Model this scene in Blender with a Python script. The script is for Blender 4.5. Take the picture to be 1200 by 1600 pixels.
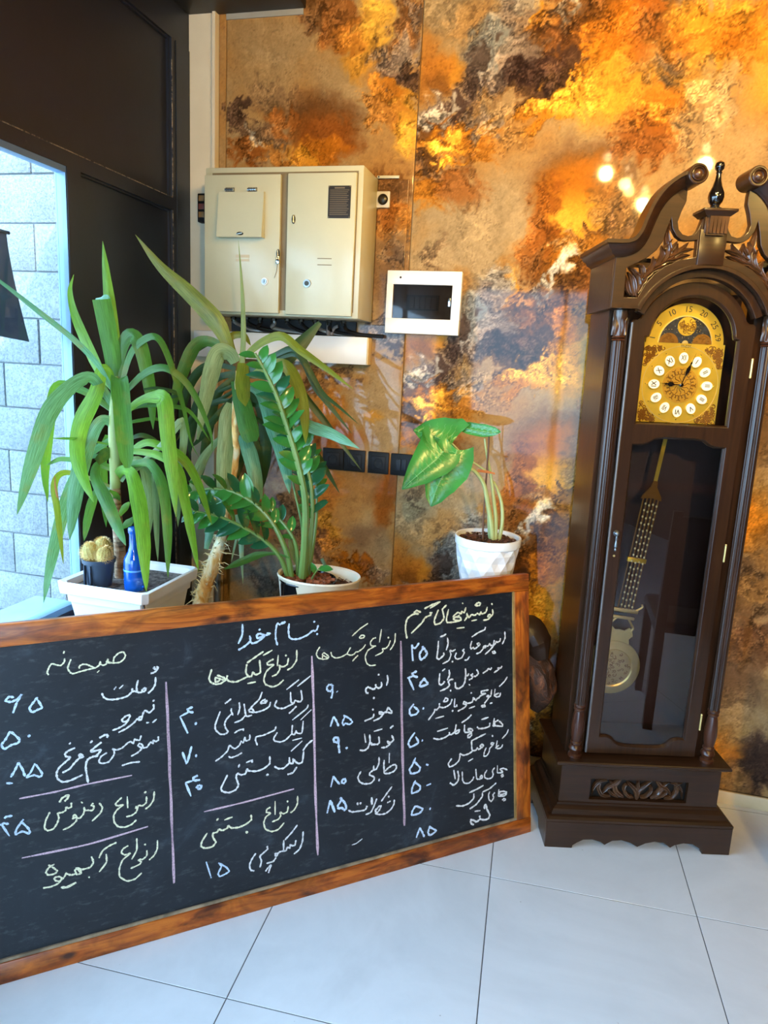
import bpy, bmesh, math, random
import numpy as np
from mathutils import Vector, Matrix
for o in list(bpy.data.objects): bpy.data.objects.remove(o)
SC_=bpy.context.scene; COL=SC_.collection
rad=math.radians
# ------------------------------------------------------------------ camera
CAMF,CYAW,CPIT,CROL=1099.868,0.246435,0.204484,0.052622
CAMH=1.525; WY=2.614; LX=-1.486; PER=0.885; CEIL=3.1
def cam_axes():
    cy,sy=np.cos(CYAW),np.sin(CYAW); cp,sp=np.cos(CPIT),np.sin(CPIT)
    f=np.array([-sy*cp,cy*cp,-sp]); r=np.array([cy,sy,0.]); u=np.cross(r,f)
    cr,sr=np.cos(CROL),np.sin(CROL)
    return cr*r+sr*u,-sr*r+cr*u,f
RX,UX,FX=cam_axes(); CAMP=np.array([0,0,CAMH])
def px2(x,y,ax,val):
    d=RX*(x-600)/CAMF-UX*(y-800)/CAMF+FX
    return CAMP+d*((val-CAMP[ax])/d[ax])
def P2(x,y,yy): return Vector(px2(x,y,1,yy))
cd=bpy.data.cameras.new('camera'); co=bpy.data.objects.new('camera',cd); COL.objects.link(co)
cd.sensor_fit='VERTICAL'; cd.sensor_height=36; cd.lens=CAMF*36/1600; cd.clip_start=.02
mw=Matrix.Identity(4)
for i in range(3): mw[i][0],mw[i][1],mw[i][2],mw[i][3]=RX[i],UX[i],-FX[i],CAMP[i]
co.matrix_world=mw; SC_.camera=co
# ------------------------------------------------------------------ world, sun, lamps, exposure
wd=bpy.data.worlds.new('world'); SC_.world=wd; wd.use_nodes=True
wn=wd.node_tree.nodes; wl=wd.node_tree.links; bg=wn['Background']
sky=wn.new('ShaderNodeTexSky'); sky.sky_type='HOSEK_WILKIE'; sky.turbidity=2.6; sky.sun_direction=(.35,-.6,.72); sky.ground_albedo=.5
skm=wn.new('ShaderNodeMix'); skm.data_type='RGBA'; skm.inputs[0].default_value=.8; skm.inputs[7].default_value=(.41,.69,1.0,1)
wl.new(sky.outputs[0],skm.inputs[6]); wl.new(skm.outputs[2],bg.inputs[0]); bg.inputs[1].default_value=18
sd=bpy.data.lights.new('sun','SUN'); sd.energy=6.5; sd.angle=rad(.6); sd.color=(1,.97,.92)
so=bpy.data.objects.new('sun',sd); COL.objects.link(so); so.rotation_euler=Vector((-.55,.75,-.95)).to_track_quat('-Z','Y').to_euler()
def spot(loc,e,size=135,r=.03,col=(1,.66,.20)):
    d=bpy.data.lights.new('ceiling_spot','SPOT'); d.energy=e; d.color=col; d.spot_size=rad(size); d.spot_blend=.9; d.shadow_soft_size=r
    o=bpy.data.objects.new('ceiling_spot',d); COL.objects.link(o); o.location=loc
    return o
BULBS=[((.06,1.29,2.6),58),((.50,1.40,2.6),50),((.30,.62,2.6),58),((.17,1.08,2.6),9),((.20,.93,2.6),5),((1.7,.9,2.6),90),((1.12,-1.3,2.6),260)]  # last two are unseen: right one strengthened, rear one added to warm the wall
for l,e in BULBS:
    s=spot((l[0],l[1],l[2]-.075),e); s.rotation_euler=(rad(84),0,0)
vs=SC_.view_settings; SC_.display_settings.display_device='sRGB'; vs.view_transform='Standard'; vs.look='None'; vs.exposure=-0.14; vs.gamma=1; vs.use_curve_mapping=False
# ------------------------------------------------------------------ helpers
def lin(c): 
    c=[x/255 for x in c[:3]]; return tuple(x/12.92 if x<=.04045 else ((x+.055)/1.055)**2.4 for x in c)+(1,)
class NT:
    def __init__(s,name):
        s.m=bpy.data.materials.new(name); s.m.use_nodes=True; s.n=s.m.node_tree.nodes; s.l=s.m.node_tree.links; s.p=s.n['Principled BSDF']
    def node(s,t,**k):
        n=s.n.new(t)
        for a,b in k.items(): setattr(n,a,b)
        return n
    def set(s,sock,v):
        if hasattr(v,'is_linked') or hasattr(v,'links'): s.l.new(v,sock)
        else: sock.default_value=v
    def noise(s,vec=None,scale=5,detail=4,rough=.55,dist=0):
        n=s.node('ShaderNodeTexNoise'); n.inputs['Scale'].default_value=scale; n.inputs['Detail'].default_value=detail; n.inputs['Roughness'].default_value=rough; n.inputs['Distortion'].default_value=dist
        if vec is not None: s.l.new(vec,n.inputs['Vector'])
        return n.outputs[0]
    def coord(s,kind='Object',scale=(1,1,1),rot=(0,0,0)):
        t=s.node('ShaderNodeTexCoord'); m=s.node('ShaderNodeMapping'); m.inputs['Scale'].default_value=scale; m.inputs['Rotation'].default_value=rot
        s.l.new(t.outputs[kind],m.inputs['Vector']); return m.outputs[0]
    def ramp(s,fac,stops,interp='LINEAR'):
        r=s.node('ShaderNodeValToRGB'); r.color_ramp.interpolation=interp; e=r.color_ramp.elements
        while len(e)<len(stops): e.new(.5)
        for i,(p,c) in enumerate(stops): e[i].position=p; e[i].color=c if len(c)==4 else (*c,1)
        s.l.new(fac,r.inputs[0]); return r.outputs[0]
    def mix(s,f,a,b,mode='MIX'):
        m=s.node('ShaderNodeMix',data_type='RGBA',blend_type=mode); s.set(m.inputs[0],f); s.set(m.inputs[6],a); s.set(m.inputs[7],b); return m.outputs[2]
    def math(s,op,a,b=0.):
        m=s.node('ShaderNodeMath',operation=op); s.set(m.inputs[0],a); s.set(m.inputs[1],b); return m.outputs[0]
    def bump(s,h,strength=.3,dist=.01):
        b=s.node('ShaderNodeBump'); b.inputs['Strength'].default_value=strength; b.inputs['Distance'].default_value=dist; s.l.new(h,b.inputs['Height']); s.l.new(b.outputs[0],s.p.inputs['Normal'])
def mat(name,col,rough=.5,metal=0,var=.08,vs_=6,bump=0,bs=60,coat=0,spec=None,trans=0):
    """plain material with slight procedural colour variation and optional bump"""
    t=NT(name); c=lin(col); v=t.coord()
    n=t.noise(v,vs_,5)
    lo=tuple(x*(1-var*1.6) for x in c[:3])+(1,); hi=tuple(min(1,x*(1+var)) for x in c[:3])+(1,)
    t.set(t.p.inputs['Base Color'],t.ramp(n,[(.35,lo),(.65,hi)]))
    t.p.inputs['Roughness'].default_value=rough; t.p.inputs['Metallic'].default_value=metal
    if coat: t.p.inputs['Coat Weight'].default_value=coat; t.p.inputs['Coat Roughness'].default_value=.12
    if spec is not None: t.p.inputs['Specular IOR Level'].default_value=spec
    if bump: t.bump(t.noise(v,bs,3),bump,.004)
    return t.m
ROOT={}
class B:
    def __init__(s): s.v=[];s.f=[]
    def add(s,vs,fs,M=None):
        o=len(s.v)
        for v in vs:
            v=Vector(v); s.v.append(M@v if M else v)
        for f in fs: s.f.append(tuple(i+o for i in f))
        return s
    def box(s,x0,x1,y0,y1,z0,z1,M=None):
        return s.add([(x,y,z) for z in (z0,z1) for y in (y0,y1) for x in (x0,x1)],[(0,2,3,1),(4,5,7,6),(0,1,5,4),(2,6,7,3),(0,4,6,2),(1,3,7,5)],M)
    def cbox(s,x0,x1,y0,y1,z0,z1,c=.003,M=None):
        """box with chamfered edges"""
        bm=bmesh.new(); bmesh.ops.create_cube(bm,size=1)
        for v in bm.verts: v.co=Vector((x0+(v.co.x+.5)*(x1-x0),y0+(v.co.y+.5)*(y1-y0),z0+(v.co.z+.5)*(z1-z0)))
        bmesh.ops.bevel(bm,geom=list(bm.edges),offset=c,segments=2,affect='EDGES',profile=.5,clamp_overlap=True)
        s.bm(bm,M); return s
    def bm(s,bm,M=None):
        bm.verts.index_update(); s.add([v.co.copy() for v in bm.verts],[[v.index for v in f.verts] for f in bm.faces],M); bm.free(); return s
    def mesh(s,me,M=None): return s.add([v.co.copy() for v in me.vertices],[list(p.vertices) for p in me.polygons],M)
    def frus(s,x0,x1,y0,y1,z0,X0,X1,Y0,Y1,z1):
        return s.add([(x0,y0,z0),(x1,y0,z0),(x1,y1,z0),(x0,y1,z0),(X0,Y0,z1),(X1,Y0,z1),(X1,Y1,z1),(X0,Y1,z1)],[(3,2,1,0),(4,5,6,7),(0,1,5,4),(1,2,6,5),(2,3,7,6),(3,0,4,7)])
    def prism(s,poly,z0,z1,M=None):
        n=len(poly); return s.add([(x,y,z0) for x,y in poly]+[(x,y,z1) for x,y in poly],[tuple(range(n))[::-1],tuple(range(n,2*n))]+[(i,(i+1)%n,n+(i+1)%n,n+i) for i in range(n)],M)
    def lathe(s,prof,n=24,M=None,cap=True,fl=None):
        vs=[];fs=[]
        for k,(r,z) in enumerate(prof):
            for i in range(n):
                a=2*math.pi*i/n; rr=r*(fl(i,k) if fl else 1); vs.append((rr*math.cos(a),rr*math.sin(a),z))
        for k in range(len(prof)-1):
            for i in range(n): j=(i+1)%n; fs.append((k*n+i,k*n+j,(k+1)*n+j,(k+1)*n+i))
        if cap: fs.append(tuple(range(n))[::-1]); fs.append(tuple(range((len(prof)-1)*n,len(prof)*n)))
        return s.add(vs,fs,M)
    def tube(s,pts,r,n=8,cap=True,flat=1.):
        pts=[Vector(p) for p in pts]; rs=r if isinstance(r,(list,tuple)) else [r]*len(pts)
        vs=[];fs=[];prev=None
        for k,p in enumerate(pts):
            t=(pts[min(k+1,len(pts)-1)]-pts[max(k-1,0)]).normalized()
            if prev is None: a=t.cross(Vector((0,0,1))); a=a if a.length>.1 else t.cross(Vector((1,0,0)))
            else: a=prev-t*prev.dot(t)
            a.normalize(); prev=a; b=t.cross(a)
            for i in range(n):
                an=2*math.pi*i/n; vs.append(p+(a*math.cos(an)+b*math.sin(an)*flat)*rs[k])
        for k in range(len(pts)-1):
            for i in range(n): j=(i+1)%n; fs.append((k*n+i,k*n+j,(k+1)*n+j,(k+1)*n+i))
        if cap: fs.append(tuple(range(n))[::-1]); fs.append(tuple(range((len(pts)-1)*n,len(pts)*n)))
        return s.add(vs,fs)
    def ball(s,c,r,u=10,w=7,M=None,sc=(1,1,1)):
        bm=bmesh.new(); bmesh.ops.create_uvsphere(bm,u_segments=u,v_segments=w,radius=r)
        for v in bm.verts: v.co=Vector((v.co.x*sc[0]+c[0],v.co.y*sc[1]+c[1],v.co.z*sc[2]+c[2]))
        return s.bm(bm,M)
    def data(s,name,m,smooth=30):
        me=bpy.data.meshes.new(name); me.from_pydata([tuple(v) for v in s.v],[],s.f)
        if m: me.materials.append(m)
        if smooth: me.shade_smooth(); me.set_sharp_from_angle(angle=rad(smooth))
        return me
    def build(s,name,m,parent=None,smooth=30,world=False,label=None,loc=None,uv=None):
        if world and parent is not None:
            I=ROOT[parent.name].inverted(); s.v=[I@v for v in s.v]
        elif loc is not None: s.v=[v-Vector(loc) for v in s.v]
        o=bpy.data.objects.new(name,s.data(name,m,smooth)); COL.objects.link(o)
        if uv is not None:
            L_=o.data.uv_layers.new(name='UVMap')
            for l in o.data.loops: L_.data[l.index].uv=uv[l.vertex_index]
        if parent is not None: o.parent=parent
        if loc is not None: o.location=loc
        M=(ROOT[parent.name] if parent is not None else Matrix.Identity(4))@Matrix.Translation(Vector(loc) if loc is not None else Vector((0,0,0)))
        ROOT[o.name]=M
        if label: o['label']=label
        return o
def thing(name,label,cat,loc=(0,0,0),rot=(0,0,0),group=None):
    o=bpy.data.objects.new(name,None); COL.objects.link(o); o.location=loc; o.rotation_euler=rot; o.empty_display_size=.05
    o['label']=label; o['category']=cat
    if group: o['group']=group
    from mathutils import Euler
    ROOT[o.name]=Matrix.Translation(loc)@Euler(rot).to_matrix().to_4x4()
    return o
def tag(o,label,cat,group=None):
    o['label']=label; o['category']=cat
    if group: o['group']=group
    return o
def struct(name,b,m,smooth=30):
    o=b.build(name,m,None,smooth); o['kind']='structure'; return o
def plate(polys,y0,y1,bev=0.):
    """polys in (x,z), even-odd fill with holes, slab between y0 and y1 -> B"""
    cu=bpy.data.curves.new('tmp','CURVE'); cu.dimensions='2D'; cu.fill_mode='BOTH'; cu.extrude=abs(y1-y0)/2-bev; cu.bevel_depth=bev; cu.bevel_resolution=1; cu.offset=-bev
    for pl in polys:
        s=cu.splines.new('POLY'); s.points.add(len(pl)-1)
        for i,(x,z) in enumerate(pl): s.points[i].co=(x,z,0,1)
        s.use_cyclic_u=True
    o=bpy.data.objects.new('tmp',cu); me=bpy.data.meshes.new_from_object(o); b=B()
    M=Matrix(((1,0,0,0),(0,0,-1,(y0+y1)/2),(0,1,0,0),(0,0,0,1)))
    b.mesh(me,M); bpy.data.objects.remove(o); bpy.data.curves.remove(cu); bpy.data.meshes.remove(me)
    return b
def text(s,size,M,ext=.0004,al='CENTER',off=0.):
    cu=bpy.data.curves.new('tmp','FONT'); cu.body=s; cu.size=size; cu.extrude=ext; cu.align_x=al; cu.align_y='CENTER'; cu.resolution_u=2; cu.offset=off
    o=bpy.data.objects.new('tmp',cu); me=bpy.data.meshes.new_from_object(o); b=B(); b.mesh(me,M)
    bpy.data.objects.remove(o); bpy.data.curves.remove(cu); bpy.data.meshes.remove(me); return b
def spl(pts,k=4):
    """Catmull-Rom through points (tuples or Vectors)"""
    p=[Vector(q) for q in pts]; 
    if len(p)<3: return p
    out=[]
    for i in range(len(p)-1):
        a=p[i-1] if i else p[0]*2-p[1]; b=p[i]; c=p[i+1]; d=p[i+2] if i+2<len(p) else p[-1]*2-p[-2]
        for j in range(k):
            t=j/k; out.append(.5*((2*b)+(c-a)*t+(2*a-5*b+4*c-d)*t*t+(3*b-a-3*c+d)*t*t*t))
    out.append(p[-1]); return out
def px_(s): # "x,y x,y" -> list
    return [tuple(float(a) for a in q.split(',')) for q in s.split()]
FRONT=Matrix(((1,0,0,0),(0,0,-1,0),(0,1,0,0),(0,0,0,1)))  # text plane facing -y
# ------------------------------------------------------------------ printed wall panels (marble cloud print, repeats every 0.885 m)
def hsh(ix,iy,s):
    h=(ix.astype(np.int64)*374761393+iy.astype(np.int64)*668265263+s*974634777)&0xffffffff
    h=((h^(h>>13))*1274126177)&0xffffffff
    h=(h^(h>>16))&0xffff
    return h.astype(np.float32)*(2*np.pi/65536)
def pnoise(x,y,s):
    ix=np.floor(x);iy=np.floor(y);fx=(x-ix).astype(np.float32);fy=(y-iy).astype(np.float32)
    ix=ix.astype(np.int64);iy=iy.astype(np.int64)
    u=fx*fx*fx*(fx*(fx*6-15)+10);v=fy*fy*fy*(fy*(fy*6-15)+10)
    def g(a,b):
        t=hsh(ix+a,iy+b,s); return np.cos(t)*(fx-a)+np.sin(t)*(fy-b)
    n0=g(0,0);n0=n0+(g(1,0)-n0)*u; n1=g(0,1);n1=n1+(g(1,1)-n1)*u
    return (n0+(n1-n0)*v)*1.5
def fbm(x,y,s,o=4,g=.5):
    r=0;a=1;
    for i in range(o):
        r=r+a*pnoise(x,y,s+i*17); x=x*2.03+3.1;y=y*2.03-1.7;a*=g
    return r
def sm(t): t=np.clip(t,0,1); return t*t*(3-2*t)
# blob: px,py, rx,ry(px at wall), ang(deg, image ccw from +x up), rgb, softness(0..1), jag, alpha
C=dict(hz=(190,168,136),hg=(176,170,160),tan=(190,154,106),gold=(220,172,84),yel=(240,196,104),org=(198,140,60),
 brn=(132,96,62),dk=(100,78,66),lil=(164,148,136),wht=(214,204,188),mau=(148,122,96),blk=(82,62,56),amb=(196,144,78),cop=(166,112,60),gry=(122,110,102),blu=(158,158,154))
RB="""
960,215,150,45,33,hz,.8,.3,.9
740,365,130,60,40,hz,.8,.3,1
1110,150,90,110,0,tan,.8,.3,.8
1150,260,90,70,0,hz,.8,.3,.8
690,60,45,90,0,hz,.8,.3,1
660,110,20,60,0,amb,.8,.4,.9
735,50,35,60,0,hz,.7,.4,1
775,70,45,60,0,lil,.6,.7,.8
735,30,60,30,20,tan,.7,.5,.8
800,140,75,42,-20,mau,.4,.9,1
790,95,50,40,10,lil,.5,.9,.8
745,130,25,45,0,lil,.5,.9,.7
830,90,60,38,25,brn,.4,.8,.9
872,105,40,32,35,dk,.3,.8,1
806,138,42,30,20,dk,.4,1,.85
790,165,40,24,30,blk,.4,1,.6
845,60,30,26,20,brn,.4,.8,.9
833,34,12,34,10,org,.5,.6,.9
858,45,14,28,0,amb,.4,.7,.8
908,8,26,8,50,wht,.7,.6,.9
882,24,16,8,40,gry,.5,.8,.7
940,120,75,70,15,gold,.7,.35,1
905,125,36,48,35,yel,.35,.75,1
852,160,62,26,22,gold,.35,.9,1
830,172,36,16,28,yel,.5,.8,.8
930,60,60,30,50,org,.5,.7,.9
950,28,35,22,30,amb,.6,.6,1
800,195,50,22,25,org,.5,.9,.8
770,205,40,20,15,tan,.6,.9,.9
985,110,50,60,0,gold,.8,.4,.8
1035,60,50,50,0,mau,.6,.9,.8
1050,80,25,45,10,gry,.5,1,.6
1000,40,30,40,0,amb,.7,.6,.7
1120,40,80,35,10,org,.6,.6,.9
1110,20,60,18,0,gold,.5,.8,.8
1170,70,50,30,0,org,.6,.7,.8
1020,205,62,46,25,cop,.6,.8,.75
1045,165,50,30,20,org,.6,.8,.7
990,225,40,22,20,cop,.5,.9,.6
1100,110,40,30,30,gold,.7,.6,.6
1105,165,34,60,-20,hz,.5,.8,.9
905,300,76,66,0,brn,.7,.35,.85
905,312,64,56,0,org,.5,.2,1
905,338,46,34,0,gold,.8,.25,.9
888,352,26,24,0,yel,.8,.3,.9
928,335,22,26,0,yel,.9,.3,.6
850,330,22,50,-5,cop,.6,.7,.8
845,395,36,40,-20,cop,.5,.8,.9
838,420,22,22,0,brn,.5,.9,.8
985,345,50,40,20,tan,.6,.9,.9
950,372,60,22,12,mau,.4,1,.9
905,380,36,18,25,lil,.4,1,.9
925,362,22,8,10,dk,.3,1,.8
955,300,30,40,0,mau,.6,.8,.6
915,425,60,60,0,org,.6,.6,.9
940,470,40,50,0,cop,.6,.7,.8
870,460,60,30,45,brn,.4,.9,.9
880,422,34,9,52,wht,.7,.6,.95
860,448,26,9,50,wht,.6,.9,.9
843,470,16,8,50,wht,.5,.9,.8
893,400,18,10,40,wht,.6,.7,.6
835,480,24,16,40,gry,.5,1,.7
768,430,30,55,10,hz,.6,.4,.9
790,455,18,48,8,amb,.5,.4,.8
775,470,22,52,10,lil,.5,.6,.9
802,462,9,40,10,gold,.6,.5,.7
820,505,40,34,20,brn,.4,.9,1
755,520,50,48,20,lil,.5,.9,1
745,500,30,25,20,wht,.6,1,.4
832,540,34,24,35,dk,.3,.9,1
770,560,38,28,15,dk,.3,1,1
790,545,40,20,20,blk,.4,1,.7
745,548,25,16,0,gry,.5,1,.8
720,560,20,36,0,lil,.5,1,.8
667,533,34,24,0,amb,.7,.3,1
672,520,24,14,0,gold,.8,.3,.8
705,555,14,34,-15,dk,.5,1,.6
735,590,40,30,30,tan,.6,.9,.9
745,590,24,18,30,hz,.5,.9,.8
660,580,34,24,20,lil,.5,.8,1
655,582,24,15,25,wht,.6,.8,.8
683,585,34,9,-55,dk,.4,1,.9
700,605,20,9,-35,dk,.4,1,.8
720,608,30,16,10,lil,.5,1,.8
650,612,40,14,10,brn,.4,1,.9
672,630,46,26,12,org,.4,.9,1
668,628,30,14,12,yel,.5,.9,1
690,640,20,8,20,gold,.4,1,.9
645,650,22,12,0,dk,.5,1,.7
655,668,40,10,0,brn,.5,1,.8
640,690,30,26,0,org,.6,.7,.9
690,690,40,26,0,cop,.6,.6,.8
732,640,26,24,30,org,.6,.8,.8
708,655,20,14,0,brn,.5,1,.6
765,628,30,22,20,tan,.6,.9,.9
700,745,60,40,40,hz,.7,.4,1
640,800,30,50,0,hz,.7,.5,1
655,775,10,26,-20,mau,.6,1,.5
638,880,26,22,0,amb,.8,.3,.9
636,900,20,20,0,brn,.8,.4,.5
660,900,12,16,0,gold,.8,.3,.5
700,870,26,46,-10,blu,.6,.7,.9
690,885,16,30,-10,dk,.5,1,.7
745,815,24,18,0,wht,.6,.7,.7
730,835,14,16,0,gry,.5,1,.6
1175,560,60,80,0,gold,.8,.3,.9
1180,640,50,40,0,tan,.8,.5,.7
1180,750,50,70,0,gold,.8,.4,1
1165,800,60,40,0,org,.7,.6,.9
1180,850,60,30,0,org,.7,.6,.9
1190,885,40,26,20,gry,.5,.9,1
1170,910,40,24,20,mau,.5,1,.9
1150,960,60,50,0,mau,.6,.8,1
1185,925,40,16,20,tan,.5,.9,.8
1180,1010,50,40,0,brn,.7,.8,.8
1140,1080,60,60,0,mau,.8,.5,1
1160,1130,50,50,0,hz,.8,.4,.7
1190,1190,40,50,10,blk,.6,.6,.9
1175,1225,30,30,0,dk,.6,.8,.7
1135,1225,34,34,0,tan,.8,.4,.9
870,880,30,40,0,org,.7,.7,.8
"""
LB="""
440,80,110,90,0,tan,.8,.3,.9
430,60,90,40,0,hz,.8,.3,.8
540,150,90,36,-38,hz,.8,.3,.9
600,240,50,50,0,tan,.8,.3,.9
420,120,60,40,-10,hz,.7,.4,.7
440,160,60,24,-10,mau,.6,.8,.6
505,195,62,46,0,brn,.6,.35,.9
508,215,52,40,0,cop,.6,.35,1
495,240,40,26,10,org,.6,.6,.9
474,248,24,18,0,gold,.6,.7,.9
440,195,34,20,20,cop,.5,.8,.8
420,215,34,12,-30,mau,.5,.8,.9
372,180,16,24,20,dk,.4,1,.9
392,222,40,18,-50,mau,.4,1,.9
394,218,22,7,-52,wht,.7,.8,.9
408,238,20,6,-45,wht,.6,.9,.8
375,240,22,20,0,cop,.5,.9,.9
430,248,40,14,-20,amb,.6,.9,.9
583,30,26,42,10,yel,.6,.5,1
560,80,30,34,30,gold,.6,.6,.9
525,30,32,40,10,cop,.6,.8,.8
490,20,24,30,0,brn,.6,.9,.7
545,60,26,20,40,amb,.6,.7,.8
600,85,24,20,20,mau,.5,1,.8
640,30,26,40,-20,brn,.5,1,.9
650,20,12,20,0,gry,.5,1,.8
625,95,34,30,0,lil,.5,1,.9
645,130,18,30,-20,dk,.4,1,.9
615,120,20,16,0,dk,.5,1,.6
630,180,24,36,10,gold,.5,.9,1
596,172,26,26,30,amb,.6,.9,.9
640,215,24,30,0,yel,.7,.5,.8
600,140,26,12,-10,org,.5,1,.8
610,300,40,30,0,brn,.7,.8,.8
620,350,34,28,0,amb,.6,.8,.9
605,335,20,20,0,cop,.6,.8,.7
600,420,60,60,0,mau,.8,.6,.9
620,395,16,30,0,gry,.5,1,.5
605,525,40,34,0,lil,.6,.9,1
618,545,18,10,-30,dk,.5,1,.9
600,510,26,10,-20,gry,.5,1,.7
590,610,50,40,0,hz,.8,.3,1
520,590,60,24,0,tan,.7,.5,.9
487,605,30,22,0,mau,.5,1,.8
520,632,34,18,-20,org,.6,.8,.6
530,585,22,8,-15,dk,.5,1,.5
560,640,24,30,0,hz,.8,.3,.9
584,650,16,12,0,gold,.8,.4,.7
600,690,40,30,0,hz,.8,.4,.9
520,680,60,24,0,cop,.8,.4,.8
560,760,60,40,0,brn,.8,.3,.7
602,775,22,62,-4,cop,.6,.3,1
540,780,46,60,0,tan,.8,.3,.9
512,770,26,50,0,amb,.8,.4,1
508,820,26,22,0,gold,.6,.9,.9
520,850,26,20,0,amb,.6,.9,.9
575,845,40,30,0,mau,.8,.3,.9
590,870,30,40,0,hz,.8,.4,.8
492,860,22,30,0,dk,.5,1,.9
505,880,26,14,0,mau,.5,1,.8
560,890,40,22,-15,cop,.5,.8,.9
545,880,20,14,-10,org,.5,1,.9
592,900,22,24,0,lil,.6,.8,.8
430,700,90,60,0,brn,.7,.8,.9
400,800,60,50,0,cop,.7,.8,.8
455,810,50,50,0,mau,.6,.9,.8
400,890,60,50,0,blu,.7,.4,1
380,860,50,30,0,mau,.7,.4,.6
420,915,40,20,0,gry,.6,.8,.6
"""
SC=1.22
def parse(s):
    out=[]
    for l in s.strip().splitlines():
        a=l.split(','); x,y,rx,ry,an=map(float,a[:5])
        P=px2(x,y,0*0+1,WY); out.append((P[0],P[2],rx/480*SC,ry/480*SC,np.radians(an-2),np.array(C[a[5]],float)/255,float(a[6]),float(a[7]),float(a[8])))
    return out
def paint(X,Z,txt,per,seed):
    """X,Z arrays (m) -> rgb srgb-ish 0..1"""
    X=X.astype(np.float32);Z=Z.astype(np.float32)
    if per: Zm=np.mod(Z,PER)
    else: Zm=Z
    # periodic-ish warps: noise evaluated on wrapped Z near seam is blended
    def N(f):
        if not per: return f(X,Z)
        a=f(X,Zm); b=f(X,Zm-PER); w=sm((Zm-PER*.8)/(PER*.2)); return a*(1-w)+b*w
    w1=N(lambda x,z:fbm(x*5,z*5,seed,3)); w2=N(lambda x,z:fbm(x*5+9,z*5,seed+5,3))
    m1=N(lambda x,z:fbm(x*16+w1*1.5,z*16,seed+11,4,.6)); m2=N(lambda x,z:fbm(x*16,z*16+w2*1.5,seed+23,4,.6))
    s1=N(lambda x,z:fbm((x+m1*.014)*30,(z+m2*.014)*30,seed+31,4,.6)); s2=N(lambda x,z:fbm((x-m2*.014)*30,(z+m1*.014)*30,seed+47,4,.6))
    wx=X+.015*w1; wz=Zm+.015*w2
    col=np.empty(X.shape+(3,),np.float32); 
    base=np.array(C['hz'],np.float32)/255; alt=np.array(C['tan'],np.float32)/255
    k=sm(.5+w1*.6)[...,None]; col[:]=base*(1-k)+alt*k
    det=np.zeros(X.shape,np.float32)
    edge=m1*.5+np.abs(s1)*.9-.35
    for (cx,cz,rx,ry,an,rgb,soft,jag,al) in parse(txt):
        ca,sa=np.cos(an),np.sin(an)
        sel=[0]
        zs=[cz]
        if per: zs=[np.mod(cz,PER)+k*PER for k in (-1,0,1)]
        for z0 in zs:
            dx=wx+(.048*jag)*m1+.005*jag*s1-cx; dz=wz+(.048*jag)*m2+.005*jag*s2-z0
            a=(dx*ca+dz*sa)/rx; b=(-dx*sa+dz*ca)/ry
            d=np.sqrt(a*a+b*b)+edge*.28*jag
            w=1-sm((d-(1-soft*.75))/(soft*.95+.06)); 
            if w.max()<=0: continue
            w=(w*al*.86)[...,None]; col=col*(1-w)+rgb.astype(np.float32)*w
            det=det*(1-w[...,0])+jag*w[...,0]
    # billowing relief and dark filaments
    def H(x,z):
        u=x+m1*.05+s1*.004; v=z+m2*.05+s2*.004
        h=0;a=1;f=7
        for i in range(5):
            h=h+a*np.abs(pnoise(u*f,v*f,seed+71+i)); f*=2.1; a*=.5
        return h
    h0=N(H); h1=N(lambda x,z:H(x+.0022,z-.0030))
    rel=np.clip((h0-h1)*12,-1,1)
    msk=sm(det*1.7-.35)*sm(.75+m1*1.0)
    tone=rel*.20*(.08+msk)+(h0-.62)*.42*(.16+msk)
    col=col*(1+tone)[...,None]
    hi=np.clip(rel,0,1)*msk*.18
    col=col*(1-hi[...,None])+np.array((.95,.86,.72),np.float32)*hi[...,None]
    q=N(lambda x,z:fbm((x+m1*.05+s1*.01)*15,(z+m2*.05+s2*.01)*15,seed+83,4,.6))
    r=np.clip(1-np.abs(q)*7,0,1)**1.5*sm(.4+m2*1.5)*(.30+.7*sm(det*1.6-.15))
    r2=np.clip(1-h0*3.2,0,1)*msk
    fd=np.clip(r*.50+r2*.30,0,.7)[...,None]
    dark=np.array((58,36,32),np.float32)/255
    col=col*(1-fd)+(col*.3+dark*.5)*fd
    # grain
    g=pnoise(X*170,Z*170,seed+91)*.03
    col=np.clip(col*(1+g[...,None]),0,1)
    lum=col.mean(-1,keepdims=True); col=np.clip(lum+(col-lum)*1.12,0,1)**1.5*.95   # print density
    return col
def print_mat():
    t=NT('printed_panel'); a=t.node('ShaderNodeVertexColor',layer_name='print')
    v=t.coord('Object'); n=t.noise(v,160,3,.7); n2=t.noise(v,45,4,.6,1.2)
    c=t.mix(.05,a.outputs[0],t.ramp(n,[(.3,(.2,.2,.2)),(.7,(.9,.9,.9))]),'OVERLAY')
    c=t.mix(.16,c,t.ramp(n2,[(.3,(.25,.25,.25)),(.7,(.8,.8,.8))]),'OVERLAY')
    t.set(t.p.inputs['Base Color'],c); t.p.inputs['Roughness'].default_value=.05; t.p.inputs['Specular IOR Level'].default_value=.20
    t.bump(t.noise(v,7,2,.4),.04,.01)
    return t.m
PM=print_mat()
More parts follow.
